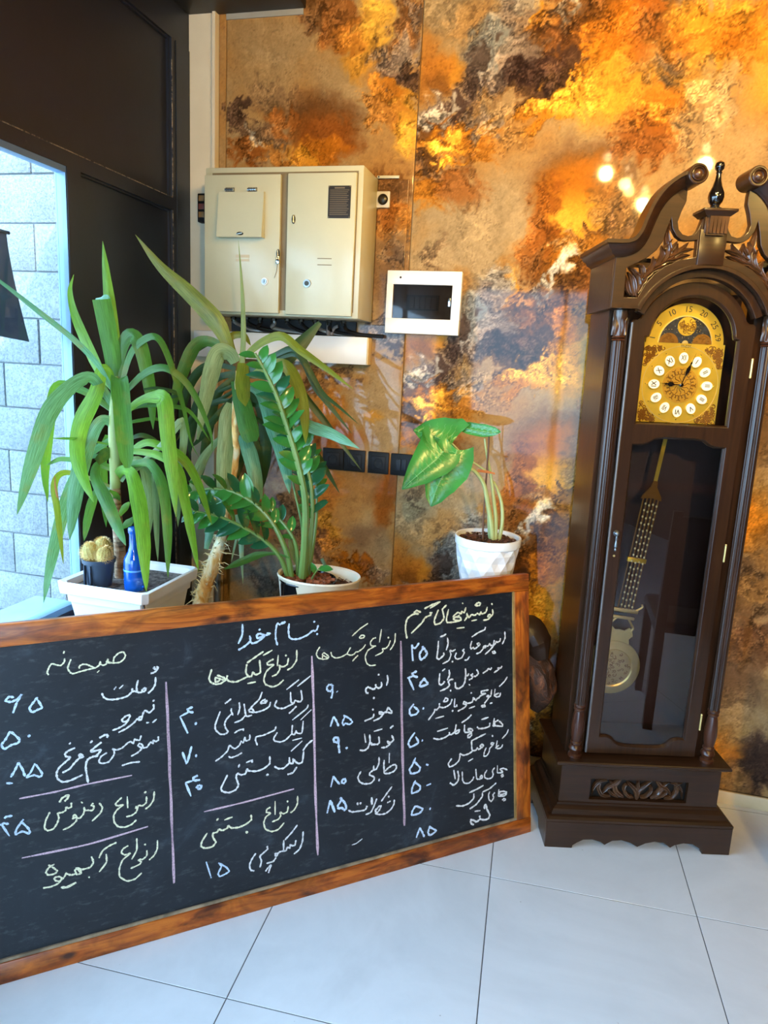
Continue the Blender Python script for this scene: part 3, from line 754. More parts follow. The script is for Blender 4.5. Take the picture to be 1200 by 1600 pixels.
def slate():
    t=NT('chalkboard_black'); v=t.coord(); n=t.noise(v,5,6,.65,1.0); n2=t.noise(t.coord('Object',(1,1,3)),28,5,.7)
    c=t.ramp(n,[(.35,lin((15,19,26))),(.60,lin((24,30,38))),(.8,lin((62,70,80)))])
    c=t.mix(t.math('MULTIPLY',t.ramp(n2,[(.55,(0,0,0)),(.8,(1,1,1))]),.34),c,lin((120,122,124)))
    t.set(t.p.inputs['Base Color'],c); t.p.inputs['Roughness'].default_value=.42; t.p.inputs['Specular IOR Level'].default_value=.5; t.bump(n2,.06,.002); return t.m
bb_(B().box(BX0+FW-.004,-FW+.004,.010,.020,FW-.004,BH-FW+.004),'slate',slate())
# ------------------------------------------------------------------ supports hidden behind the board
M_tab=mat('dark_table',(44,36,32),.4)
tb=thing('low_table','dark low table under the square white planter by the window','table',(-1.25,1.82,0))
B().cbox(-1.47,-1.02,1.60,2.04,.63,.66,.004).build('tabletop',M_tab,tb,world=True)
for x in (-1.45,-1.04):
    for y in (1.62,2.02): B().cbox(x-.018,x+.018,y-.018,y+.018,0,.63,.003).build('leg',M_tab,tb,world=True)
sz_=thing('plant_stool','round dark plant stool under the glossy zamioculcas pot','stool',(-.742,2.12,0))
B().lathe([(.15,.60),(.155,.605),(.155,.625),(.15,.63)],28).build('top',M_tab,sz_)
for k in range(3):
    a=k*2.094+.4; B().tube([(.12*math.cos(a),.12*math.sin(a),.60),(.15*math.cos(a),.15*math.sin(a),0)],.014,8).build('leg',M_tab,sz_)
# rustic burl pedestal
def bark():
    t=NT('rough_bark'); v=t.coord('Object',(1,1,.45)); n=t.noise(v,26,6,.7,1.2); n2=t.noise(v,6,4)
    c=t.ramp(n,[(.3,lin((30,18,12))),(.52,lin((66,38,22))),(.68,lin((138,80,42))),(.8,lin((52,30,18)))]); c=t.mix(t.ramp(n2,[(.4,(.0,)*3),(.65,(.8,)*3)]),c,lin((50,32,22)))
    t.set(t.p.inputs['Base Color'],c); t.p.inputs['Roughness'].default_value=.6; t.bump(n,.8,.012); return t.m
M_bark=bark()
def gnarl(pts,rs,n=20,seed=0,amp=.16):
    b=B().tube(spl(pts,6),[0]*0 or list(np.interp(np.linspace(0,len(pts)-1,(len(pts)-1)*6+1),range(len(pts)),rs)),n)
    random.seed(seed); V=np.array([tuple(v) for v in b.v]); d=fbm(V[:,0]*14+V[:,1]*9,V[:,2]*11+V[:,1]*6,seed,3)
    m=len(b.v)//n; out=[]
    sp=spl(pts,6)
    for k,v in enumerate(b.v):
        c=sp[min(k//n,len(sp)-1)]; out.append(c+(v-c)*(1+amp*float(d[k])+.10*math.sin(3*2*math.pi*(k%n)/n+k//n*.25)))
    b.v=out; return b
lg=thing('log_pedestal','gnarled brown log pedestal behind the right end of the chalkboard, carrying the small white pot','log',(-.15,2.42,0))
gnarl([(-.16,2.44,0),(-.17,2.43,.2),(-.15,2.42,.42),(-.19,2.42,.62),(-.215,2.40,.772)],[.10,.085,.10,.10,.115],24,3).build('trunk',M_bark,lg,world=True)
a=P2(832,948,2.40); b_=P2(846,1000,2.40); c=P2(852,1035,2.40); d=P2(800,1040,2.42)
gnarl([P2(800,990,2.42),P2(826,985,2.41),P2(840,1005,2.40),P2(848,1030,2.39)],[.05,.05,.052,.022],16,5,.06).build('burl',mat('smooth_burl',(48,30,18),.45,coat=.2,bump=.3,bs=20),lg,world=True,label='smooth dark burl knob')
gnarl([P2(800,1030,2.42),P2(838,1048,2.39),P2(846,1080,2.39),P2(836,1108,2.40)],[.05,.050,.050,.02],18,8,.22).build('burl',M_bark,lg,world=True,label='rough orange-brown burl knob')
# ------------------------------------------------------------------ pots
M_pot=mat('white_glazed_pot',(238,238,238),.28,var=.02,coat=.3); M_plan=mat('white_plastic_planter',(236,238,240),.35,var=.03)
def soilm(name,a,b_):
    t=NT(name); n=t.noise(t.coord(),55,5,.8); t.set(t.p.inputs['Base Color'],t.ramp(n,[(.38,lin(a)),(.62,lin(b_))])); t.p.inputs['Roughness'].default_value=.9; t.bump(n,1,.02); return t.m
M_soil=soilm('dark_soil',(28,20,16),(92,66,48)); M_soilg=soilm('grey_soil',(60,52,50),(150,140,134))
M_chip=mat('bark_chip',(140,78,46),.7,var=.5,vs_=60)
def chips(par,pts,zf,n,s,seed,m,name='bark_chips'):
    random.seed(seed); b=B()
    for k in range(n):
        x,y=pts(); a=random.random()*6.28; M=Matrix.Translation((x,y,zf+random.uniform(0,s*.4)))@Matrix.Rotation(a,4,'Z')@Matrix.Rotation(random.uniform(-.6,.6),4,'X')
        w=s*random.uniform(.4,1); b.box(-w,w,-w*.5,w*.5,-w*.25,w*.25,M)
    o=b.build(name,m,par,world=True,smooth=0); o['kind']='stuff'; return o
def rnd_disc(cx,cy,r):
    def f():
        a=random.random()*6.28; q=r*math.sqrt(random.random()); return cx+q*math.cos(a),cy+q*math.sin(a)
    return f
# square white planter
pb=thing('square_planter','square white plastic planter with a thick rim on the table by the window','planter',(-1.245,1.815,.66))
cx,cy=-1.245,1.815; rz=.86
def sq(b,h0,z0,h1,z1): b.frus(cx-h0,cx+h0,cy-h0,cy+h0,z0,cx-h1,cx+h1,cy-h1,cy+h1,z1)
def ringwall(prof):
    b=B(); n=4; vs=[];fs=[]
    for h,z in prof:
        c=.014
        for sx,sy in ((-1,-1),(1,-1),(1,1),(-1,1)):
            if sx*sy>0: vs+= [(cx+sx*h,cy+sy*(h-c),z),(cx+sx*(h-c),cy+sy*h,z)] if (sx,sy)==(-1,-1) else [(cx+sx*h,cy+sy*(h-c),z),(cx+sx*(h-c),cy+sy*h,z)]
            else: vs+= [(cx+sx*(h-c),cy+sy*h,z),(cx+sx*h,cy+sy*(h-c),z)]
    for k in range(len(prof)-1):
        for i in range(8): j=(i+1)%8; fs.append((k*8+i,k*8+j,(k+1)*8+j,(k+1)*8+i))
    fs.append(tuple(range(8))[::-1]); b.add(vs,fs); return b
ringwall([(.108,.661),(.128,.80),(.133,.80),(.135,.822),(.148,.828),(.151,.86),(.146,.863),(.134,.858),(.128,.82),(.115,.70)]).build('pot_wall',M_plan,pb,world=True)
b=B()
for k in range(9): b.box(cx-.085+k*.012,cx-.081+k*.012,cy-.1215,cy-.112,.70,.755)
b.build('vent_slot',mat('slot_grey',(170,176,184),.5),pb,world=True)
B().box(cx-.130,cx+.130,cy-.130,cy+.130,.80,.838).build('soil',M_soilg,pb,world=True)
# faceted white pot
fp=thing('faceted_pot','small white pot with a raised diamond pattern standing at the right end behind the board','pot',(-.225,2.385,.79))
def facet(cx,cy,z0,rows,n=16):
    b=B(); vs=[];fs=[]
    for k,(r,z) in enumerate(rows):
        for i in range(n):
            a=2*math.pi*(i+(.5 if k%2 else 0))/n; rr=r*(1.0 if (k%2==0) else 1.0); 
            if k%2==0 and (i+k//2)%2==0: rr*=.925
            vs.append((cx+rr*math.cos(a),cy+rr*math.sin(a),z0+z))
    for k in range(len(rows)-1):
        for i in range(n):
            j=(i+1)%n
            if k%2==0: fs+=[(k*n+i,k*n+j,(k+1)*n+i),(k*n+j,(k+1)*n+j,(k+1)*n+i)]
            else: fs+=[(k*n+i,(k+1)*n+j,(k+1)*n+i),(k*n+i,k*n+j,(k+1)*n+j)]
    return b.add(vs,fs)
pr=[(.080,0),(.088,.026),(.094,.052),(.099,.078),(.1035,.104),(.107,.130),(.109,.150)]
px0,py0=-.225,2.385
facet(px0,py0,.79,pr,24).build('pot_body',M_pot,fp,world=True,smooth=0)
B().lathe([(.109,.150),(.1125,.153),(.114,.178),(.1125,.181),(.106,.180),(.104,.15),(.075,.012),(.001,.012)],40,Matrix.Translation((px0,py0,.79)),cap=False).build('rim',M_pot,fp,world=True)
B().lathe([(.001,.165),(.06,.166),(.1045,.158)],30,Matrix.Translation((px0,py0,.79)),cap=False).build('soil',M_soil,fp,world=True)
chips(fp,rnd_disc(px0,py0,.095),.958,260,.008,5,mat('dark_chip',(84,48,32),.8,var=.5,vs_=60))
# zamioculcas pot
zp=thing('oval_pot','cream oval pot with a black inner liner and bark chips, behind the chalkboard','pot',(-.742,2.12,.63))
zx,zy=-.742,2.115
S=Matrix.Translation((zx,zy,.63))@Matrix.Diagonal((1,.8,1,1))
B().lathe([(.10,0),(.12,.06),(.130,.14),(.136,.196),(.141,.206),(.139,.212),(.131,.208),(.125,.15),(.10,.02)],40,S,cap=False).build('pot_wall',mat('cream_pot',(236,222,196),.4,var=.05),zp,world=True)
B().lathe([(.001,.172),(.08,.176),(.130,.170)],36,S,cap=False).build('soil',M_soil,zp,world=True)
chips(zp,rnd_disc(zx+.03,zy,.09),.808,220,.006,8,bpy.data.materials['dark_chip'],'soil_crumbs')
S2=Matrix.Translation((zx-.033,zy-.012,.63))
B().lathe([(.088,.13),(.092,.19),(.0945,.194),(.0925,.198),(.088,.193)],32,S2,cap=False).build('liner',mat('black_liner',(30,30,32),.15,.3),zp,world=True,label='glossy black inner liner')
B().lathe([(.001,.187),(.089,.183)],28,S2,cap=False).build('soil',M_soil,zp,world=True)
chips(zp,rnd_disc(zx-.033,zy-.012,.082),.822,150,.012,9,M_chip)
# pot of the tall palm-like yucca on the floor
M_terr=mat('brown_clay',(110,66,44),.6)
py_=thing('clay_pot','brown clay floor pot hidden low behind the chalkboard under the leaning peeled trunk','pot',(-1.17,2.24,0))
B().lathe([(.10,.004),(.14,.30),(.155,.30),(.158,.34),(.145,.34),(.135,.30)],28).build('pot_wall',M_terr,py_); B().lathe([(.001,.315),(.139,.31)],24,cap=False).build('soil',M_soil,py_)
# thin galvanised pipe against the wall
gp=thing('metal_pipe','thin grey metal pipe standing against the wall beside the peeled trunk','pipe',(*P2(340,930,2.55)[:2],0))
x,y=P2(340,930,2.55)[:2]
B().tube([(x,y,0),(x,y,.74)],.013,12).build('tube',M_steelg,gp,world=True); B().lathe([(.017,.74),(.017,.765),(.008,.77)],12,Matrix.Translation((x,y,0))).build('cap',M_steelg,gp,world=True)
# blue bottle
bx_,by_=px2(210,921,2,.838)[:2]
bt=thing('blue_bottle','translucent blue glass bottle standing in the square white planter','bottle',(bx_,by_,.838))
t=NT('blue_glass'); t.p.inputs['Base Color'].default_value=lin((20,110,225)); t.p.inputs['Roughness'].default_value=.12; t.p.inputs['Transmission Weight'].default_value=.55; t.p.inputs['Coat Weight'].default_value=.5; t.bump(t.noise(t.coord(),20,2),.05,.002); M_blue=t.m
B().lathe([(.026,0),(.029,.004),(.029,.085),(.027,.098),(.016,.118),(.012,.135),(.0115,.175)],28).build('glass_body',M_blue,bt)
B().lathe([(.0135,.172),(.0145,.176),(.0145,.186),(.0125,.190),(.009,.189)],20).build('neck_ring',M_blue,bt)
B().lathe([(.0292,.060),(.0296,.061),(.0296,.064),(.0292,.065)],28,cap=False).build('label_band',mat('band_blue',(90,160,230),.4),bt)
# cactus in its nursery pot
kx,ky=px2(156,914,2,.838)[:2]
cp=thing('potted_cactus','small black nursery pot with three fuzzy tan cacti set in the white planter','cactus',(kx,ky,.838))
t_=mat('nursery_black',(48,62,80),.5)
B().lathe([(.034,0),(.044,.072),(.0475,.073),(.0485,.084),(.046,.085),(.042,.07)],24,cap=False).build('nursery_pot',t_,cp); B().lathe([(.001,.076),(.043,.074)],20,cap=False).build('soil',M_soilg,cp)
B().box(-.02,-.0175,-.046,-.036,.01,.07).box(.002,.0045,-.048,-.038,.01,.07).build('pot_rib',t_,cp)
M_cac=mat('cactus_tan',(176,160,92),.8,var=.2,vs_=40); M_sp=mat('cactus_spines',(240,206,140),.6)
for (dx,dy,dz,r,h,tl) in ((-.022,-.006,.098,.026,1.25,-.35),(.000,.016,.108,.025,1.35,.05),(.025,-.010,.098,.022,1.25,.15)):
    R_=Matrix.Translation((dx,dy,dz))@Matrix.Rotation(tl,4,'Y')
    b=B(); n=28; prof=[(r*math.sin(math.pi*k/12)*(1 if k<6 else 1),r*h*-math.cos(math.pi*k/12)) for k in range(1,12)]
    b.lathe(prof,n,R_,fl=lambda i,k:1-.07*(i%2)); st=b.build('cactus_stem',M_cac,cp)
    b=B(); random.seed(int(dx*1000)+9)
    for k in range(900):
        z=random.uniform(-.6,1); a=random.random()*6.28; s=math.sqrt(1-z*z); nn=Vector((s*math.cos(a),s*math.sin(a),z)); p=R_@Vector((nn.x*r,nn.y*r,nn.z*r*h)); q=R_@Vector((nn.x*r*1.42+random.uniform(-.003,.003),nn.y*r*1.42+random.uniform(-.003,.003),nn.z*r*h*1.2)); sd=Vector((-math.sin(a),math.cos(a),0))*.0009
        b.add([p-sd,p+sd,q],[(0,1,2)])
    o=b.build('spines',M_sp,st,smooth=0); o['kind']='stuff'
# ------------------------------------------------------------------ longcase clock
def walnut(name,a,b_,rough=.3,vert=True):
    t=NT(name); v=t.coord('Object',(14,14,1.1) if vert else (1.1,14,14)); n=t.noise(v,3.2,6,.62,1.0); n2=t.noise(t.coord(),4,3)
    c=t.ramp(n,[(.3,lin(a)),(.7,lin(b_))]); c=t.mix(t.math('MULTIPLY',n2,.25),c,lin((30,16,10)))
    t.set(t.p.inputs['Base Color'],c); t.p.inputs['Roughness'].default_value=rough; t.p.inputs['Coat Weight'].default_value=.22; t.p.inputs['Coat Roughness'].default_value=.2; t.p.inputs['Specular IOR Level'].default_value=.35; t.bump(n,.05,.002); return t.m
M_w=walnut('dark_walnut',(34,19,10),(60,36,19)); M_wh=walnut('dark_walnut_cross',(34,19,10),(60,36,19),.32,False)
M_wr=walnut('red_walnut',(54,28,17),(82,44,25),.28); M_wd=mat('recess_shade',(14,9,7),.6); M_ebo=mat('black_lacquer',(16,12,12),.12,coat=.8)
M_cv=mat('carved_walnut',(72,46,27),.3,coat=.4,var=.25,vs_=30)
def brass(name,c,r=.28):
    t=NT(name); n=t.noise(t.coord(),9,4); t.set(t.p.inputs['Base Color'],t.ramp(n,[(.3,lin(tuple(int(x*.86) for x in c))),(.7,lin(c))])); t.p.inputs['Metallic'].default_value=.7; t.p.inputs['Roughness'].default_value=r; return t.m
M_br=brass('brass',(255,212,76)); M_brd=brass('antique_brass',(150,104,40),.4); M_brp=brass('pale_brass',(240,214,140),.35)
CU=np.array([.96966,.24446]); CROT=math.atan2(CU[1],CU[0])
ck=thing('longcase_clock','tall dark walnut longcase clock with swan-neck top, brass dial and glazed pendulum door','clock',(.3575+.004*CU[0],2.2205+.004*CU[1],0.0),(0,-.011,CROT))
def cpart(b,name,m=None,par=None,sm_=30,label=None): return b.build(name,m or M_w,par or ck,smooth=sm_,label=label)
def mir(l): return [(-x,z) for x,z in l]
# plinth
half=[(.305,0),(.305,.104),]; 
cut=[(.215,0),(.213,.012),(.200,.022),(.180,.034),(.150,.036),(.122,.028),(.108,.018),(.100,.024),(.085,.034),(.055,.038),(.025,.030),(.008,.020),(0,.016)]
pr_=[(-.305,0)]+[(-x,z) for x,z in cut]+[(x,z) for x,z in cut[::-1][1:]]+[(.305,0),(.305,.096),(-.305,.096)]
plf=cpart(plate([pr_],-.008,.014,.0015),'plinth_front',M_wh)
for s in (-1,1):
    b=B(); b.add([(s*.305,.014,0),(s*.305,.09,0),(s*.305,.11,.03),(s*.305,.21,.03),(s*.305,.23,0),(s*.305,.305,0),(s*.305,.305,.096),(s*.305,.014,.096)]+[(s*.287,y,z) for y,z in ((.014,0),(.09,0),(.11,.03),(.21,.03),(.23,0),(.305,0),(.305,.096),(.014,.096))],[tuple(range(8)),tuple(range(8,16))[::-1]]+[(i,(i+1)%8,8+(i+1)%8,8+i) for i in range(8)]); cpart(b,'plinth_side',M_wh)
def mould(prof,x,yf_,yb_):
    """rectangular moulding stack: prof = [(overhang,z)...] around half width x"""
    b=B(); vs=[];fs=[]
    for o,z in prof: vs+=[(-x-o,yf_-o,z),(x+o,yf_-o,z),(x+o,yb_,z),(-x-o,yb_,z)]
    for k in range(len(prof)-1):
        for i in range(4): j=(i+1)%4; fs.append((k*4+i,k*4+j,(k+1)*4+j,(k+1)*4+i))
    fs+= [(3,2,1,0),tuple(4*(len(prof)-1)+i for i in range(4))]; return b.add(vs,fs)
cpart(mould([(.040,.096),(.043,.098),(.043,.106),(.036,.112),(.026,.115),(.024,.122),(.020,.130),(.010,.136),(.006,.138),(.004,.144),(0,.146)],.262,.034,.300),'plinth_moulding',M_wh,sm_=20)
# base box with pierced carving
cx0,cx1,cz0,cz1=-.162,.160,.156,.232
b=plate([[(-.262,.146),(.262,.146),(.262,.278),(-.262,.278)],[(cx0,cz0),(cx1,cz0),(cx1,cz1),(cx0,cz1)]],.034,.050)
cpart(b,'base_panel',M_wh)
cpart(B().box(-.262,-.246,.050,.298,.146,.278),'base_side',M_wh); cpart(B().box(.246,.262,.050,.298,.146,.278),'base_side',M_wh)
cpart(B().box(-.245,.245,.062,.066,.147,.277),'base_void_shade',M_wd)  # near-black sheet paints the shade of the void behind the carving
def acanth(pts,w,h=.006,rib=3,y0=.0):
    """carved leaf: ribbed, tapered and raised strip along a curve in the x,z plane, standing towards -y"""
    p=spl([(x,0,z) for x,z in pts],5); n=len(p); m=9; vs=[];fs=[]
    for k,c in enumerate(p):
        t=(p[min(k+1,n-1)]-p[max(k-1,0)]).normalized(); sd=Vector((-t.z,0,t.x)); u=k/(n-1); ww=w*(math.sin(math.pi*min(1,u*.92+.10))**.7)*(1-.25*u)
        for i in range(m):
            s=-1+2*i/(m-1); hh=h*((1-s*s)**.5)*(1-.35*u)+ (h*.28*math.cos(s*math.pi*rib) if abs(s)<.95 else 0)
            q=c+sd*(s*ww); vs.append((q.x,y0-max(0,hh)-.0005,q.z))
    for k in range(n-1):
        for i in range(m-1): fs.append((k*m+i,k*m+i+1,(k+1)*m+i+1,(k+1)*m+i))
    b=B().add(vs,fs)
    # back edge so the leaf is solid
    o=len(b.v); ring=[k*m for k in range(n)]+[(n-1)*m+i for i in range(1,m)]+[k*m+m-1 for k in range(n-2,-1,-1)]+[i for i in range(m-2,0,-1)]
    b.v+= [Vector((b.v[i].x,y0+.006,b.v[i].z)) for i in ring]
    for k in range(len(ring)): j=(k+1)%len(ring); b.f.append((ring[k],o+k,o+j,ring[j]))
    return b
b=B(); 
def addb(b,c): return b.add(c.v,c.f)
zc=(cz0+cz1)/2
L_=[([(0,cz0),(.004,zc-.01),(.022,zc+.01),(.045,cz1-.004)],.010),([(0,cz0),(-.004,zc-.01),(-.024,zc+.012),(-.046,cz1-.004)],.010),([(0,cz0+.004),(0,zc),(.0,cz1-.004)],.009),
([(.012,cz0+.006),(.03,cz0+.010),(.045,zc-.006),(.040,zc+.012),(.026,zc+.010)],.007),([(-.012,cz0+.006),(-.03,cz0+.010),(-.045,zc-.006),(-.040,zc+.012),(-.026,zc+.010)],.007),
([(.045,cz0+.006),(.07,zc-.014),(.08,zc+.008),(.10,cz1-.008)],.011),([(-.045,cz0+.006),(-.07,zc-.014),(-.08,zc+.008),(-.10,cz1-.008)],.011),
([(.06,cz1-.006),(.075,zc+.014),(.098,zc),(.118,cz0+.012)],.010),([(-.06,cz1-.006),(-.075,zc+.014),(-.098,zc),(-.118,cz0+.012)],.010),
([(.09,cz0+.008),(.115,cz0+.010),(.130,zc-.004),(.128,zc+.016),(.145,cz1-.008)],.009),([(-.09,cz0+.008),(-.115,cz0+.010),(-.130,zc-.004),(-.128,zc+.016),(-.145,cz1-.008)],.009),
([(.105,cz1-.010),(.125,cz1-.016),(.145,zc),(.150,cz0+.008)],.007),([(-.105,cz1-.010),(-.125,cz1-.016),(-.145,zc),(-.150,cz0+.008)],.007),([(.062,cz0+.004),(.09,cz0+.02),(.10,zc)],.006),([(-.062,cz0+.004),(-.09,cz0+.02),(-.10,zc)],.006)]
for pts,w in L_: addb(b,acanth(pts,w,.007,3,.050))
cpart(b,'leaf_carving',M_cv,label='pierced leaf carving on the base')
cpart(mould([(.0,.278),(.008,.281),(.012,.286),(.020,.289),(.022,.291),(.022,.298),(.019,.301)],.262,.034,.300),'base_top',M_wh,sm_=20)
# carcass
CY=.085
cpart(B().box(-.243,-.228,CY,.282,.301,1.722),'case_side',M_w); cpart(B().box(.228,.243,CY,.282,.301,1.722),'case_side',M_w)
cpart(B().box(-.228,.228,.272,.282,.301,1.80),'case_back',mat('case_inside',(52,26,16),.5))
cpart(B().box(-.228,-.183,CY,CY+.018,.301,1.722),'front_stile',M_w); cpart(B().box(.183,.228,CY,CY+.018,.301,1.722),'front_stile',M_w)
cpart(B().box(-.228,.228,.10,.272,.301,.312),'case_floor',M_w)
cpart(B().box(-.228,.228,.125,.272,1.368,1.372),'dial_shelf',M_w)
# corner columns
def column(x,y):
    pr=[(.022,.301),(.022,.309),(.017,.313),(.019,.322),(.0225,.330),(.020,.338),(.015,.343),(.018,.348),(.018,.353),(.0145,.357)]
    base=cpart(B().lathe(pr,24,Matrix.Translation((x,y,0))),'column',M_wr)
    pv=[(.0145,.356),(.0175,.370),(.0205,.395),(.0200,.420),(.0165,.450),(.0135,.462),(.0175,.467),(.0175,.471),(.0145,.474),(.0185,.479),(.0185,.484),(.0165,.487)]
    B().lathe(pv,24,Matrix.Translation((x,y,0))).build('turned_foot',M_wr,base)
    n=48; fl=lambda i,k: (1-.13*abs(math.cos(i*math.pi*2*8/n))) if 0<k<3 else 1
    b=B().lathe([(.0165,.486),(.0172,.492),(.0172,1.628),(.0165,1.634)],n,Matrix.Translation((x,y,0)),fl=lambda i,k:(.86 if i%4==0 else 1.0) if 0<k<3 else 1)
    b.build('fluted_shaft',M_w,base)
    for z in (1.636,1.644,1.712): B().lathe([(.0165,z-.003),(.0195,z),(.0165,z+.003)],24,Matrix.Translation((x,y,0))).build('collar',M_wr,base)
    cp=B().lathe([(.015,1.646),(.0165,1.655),(.0155,1.675),(.0185,1.695),(.0205,1.706),(.020,1.72)],24,Matrix.Translation((x,y,0)))
    cp.build('capital',M_cv,base); b=B()
    for q in range(7):
        a=q*2*math.pi/7; M=Matrix.Translation((x,y,0))@Matrix.Rotation(a,4,'Z')@Matrix.Translation((0,-.0160,0))
        c=acanth([(0,1.650),(.002,1.672),(-.001,1.692),(.001,1.704)],.0055,.004,2,0); b.add([M@v for v in c.v],c.f)
    b.build('capital_leaves',M_cv,base)
column(-.218,.056); column(.218,.056)
# door: frame with two openings
def arc(cx,cz,r,a0,a1,n=16): return [(cx+r*math.cos(rad(a0+(a1-a0)*i/n)),cz+r*math.sin(rad(a0+(a1-a0)*i/n))) for i in range(n+1)]
DC=1.645
outer=[(-.181,.309),(.181,.309),(.181,1.690),(.172,1.697),(.162,1.697),(.1565,1.700)]+arc(0,DC,.163,21,159,24)+[(-.1565,1.700),(-.162,1.697),(-.172,1.697),(-.181,1.690)]
up=[(-.1385,1.396),(.1385,1.396),(.1385,1.650),(.127,1.654),(.124,1.662)]+arc(0,DC,.126,8,172,24)+[(-.124,1.662),(-.127,1.654),(-.1385,1.650)]
low=[(-.1405,.368),(-.118,.369),(-.100,.362),(-.088,.348),(-.074,.339),(-.050,.336),(0,.335),(.050,.336),(.074,.339),(.088,.348),(.100,.362),(.118,.369),(.1405,.368),(.1405,1.334),(.110,1.336),(.092,1.342),(.075,1.354),(.045,1.358),(0,1.358),(-.045,1.358),(-.075,1.354),(-.092,1.342),(-.110,1.336),(-.1405,1.334)]
dr_=cpart(plate([outer,up,low],.062,.084,.002),'door',M_w)
def bead(poly,w,y0,y1,m,name='glass_bead'):
    cx=sum(p[0] for p in poly)/len(poly); P=[Vector((x,0,z)) for x,z in poly]; n=len(P); ins=[]
    for i in range(n):
        a=(P[i]-P[i-1]).normalized(); c=(P[(i+1)%n]-P[i]).normalized(); nn=Vector((-(a+c).z,0,(a+c).x)).normalized(); ins.append(P[i]+nn*w)
    b=B(); b.add([(p.x,y0,p.z) for p in P]+[(p.x,y1,p.z) for p in ins],[(i,(i+1)%n,n+(i+1)%n,n+i) for i in range(n)])
    b.add([(p.x,y1,p.z) for p in ins]+[(p.x,y1+.006,p.z) for p in ins],[(i,(i+1)%n,n+(i+1)%n,n+i) for i in range(n)])
    return b.build(name,m,dr_)
bead(up,.005,.0625,.070,M_w); bead(low,.005,.0625,.070,M_w)
# raised outline moulding of door edge
b=B(); b.tube([(-.180,.0625,.312),(-.180,.0625,1.688)],.004,8); b.build('door_bead',mat('worn_edge',(96,92,92),.3,coat=.5),dr_)
M_cg=glassm('clock_glass',1.95,(.93,.90,.88),.0,1.0)
b=B(); b.add([(x,.0735,z) for x,z in low],[tuple(range(len(low)))]); b.build('lower_glass',M_cg,dr_)
M_ug=glassm('dial_glass',1.2,(1,1,1),.0,.6)
b=B(); b.add([(x,.0735,z) for x,z in up],[tuple(range(len(up)))]); b.build('upper_glass',M_ug,dr_)
for z in (1.571,1.008,.436): cpart(B().tube([(.183,.060,z-.024),(.183,.060,z+.024)],.0032,8).ball((.183,.060,z+.026),.0036,8,6).ball((.183,.060,z-.026),.0036,8,6),'hinge',M_brp,dr_)
hk=cpart(B().ball((-.160,.054,1.058),.009,14,8).ball((-.160,.058,1.058),.010,14,8,sc=(1,.5,1)),'door_pull',mat('pewter',(120,124,128),.3,.8),dr_)
# drop handle merged below the knob
b=B().lathe([(.003,0),(.0045,-.010),(.003,-.014),(.005,-.022),(.0055,-.034),(.003,-.038),(.0045,-.044),(.001,-.050)],12,Matrix.Translation((-.160,.052,1.050))); b.build('drop_pull',bpy.data.materials['pewter'],dr_)
oval2=B().lathe([(.0035,0),(.0035,.002)],12,Matrix(((1,0,0,-.159),(0,0,-1,.0615),(0,1,0,.985),(0,0,0,1)))); oval2.build('keyhole',M_brp,dr_)
# hood
hoodL=[(-.262,1.722),(-.180,1.722),(-.176,1.727)]+arc(0,1.640,.195,154,90,18)
hp=[(-.262,1.722),(-.186,1.722),(-.180,1.729),(-.1712,1.735)]+arc(0,DC,.1935,152,90,18)
scr=[(-.262,1.886),(-.236,1.887),(-.209,1.900),(-.190,1.925),(-.176,1.965),(-.160,2.005),(-.138,2.035),(-.110,2.058),(-.088,2.068)]
inn=[(-.084,2.036),(-.084,2.011),(-.094,1.985),(-.101,1.958),(-.096,1.938),(-.084,1.926),(-.068,1.922),(-.052,1.926),(-.042,1.940),(-.0335,1.968)]
leftside=hp+[]
outl=[(-.262,1.722)]+hp[1:]+[(-x,z) for x,z in hp[::-1][1:]]+[(-x,z) for x,z in scr]+[(-x,z) for x,z in inn]+[(x,z) for x,z in inn[::-1]]+scr[::-1]
pier=[(-.228,1.752),(-.229,1.832),(-.200,1.846),(-.172,1.862),(-.150,1.882),(-.136,1.905),(-.128,1.940),(-.120,1.966),(-.114,1.940),(-.100,1.920),(-.086,1.911),(-.072,1.909),(-.041,1.912),(-.039,1.868),(-.082,1.858),(-.122,1.840),(-.150,1.818),(-.172,1.790),(-.190,1.753)]
hf=cpart(plate([outl,pier,mir(pier)],.012,.034,.0015),'hood_front',M_wh)
cpart(B().box(-.262,-.244,.034,.262,1.722,1.880),'hood_side',M_wh); cpart(B().box(.244,.262,.034,.262,1.722,1.880),'hood_side',M_wh)
cpart(B().box(-.244,.244,.150,.262,1.868,1.880),'hood_top',M_wh)
cpart(B().box(-.244,-.190,.034,.085,1.722,1.734),'hood_soffit',M_wh); cpart(B().box(.190,.244,.034,.085,1.722,1.734),'hood_soffit',M_wh)
# arch mouldings on the hood
def archm(r0,r1,y0,y1,name,m,zc_=DC,a0=22):
    o=arc(0,zc_,r1,180-a0,a0,30); i=arc(0,zc_,r0,a0,180-a0,30); return cpart(plate([o+i],y0,y1,.0012),name,m)
archm(.1935,.205,.004,.014,'arch_moulding',M_w); 
archm(.172,.1935,.030,.060,'arch_inner',M_w)
cpart(B().box(-.262,-.186,.006,.012,1.722,1.730),'hood_bead',M_w); cpart(B().box(.186,.262,.006,.012,1.722,1.730),'hood_bead',M_w)
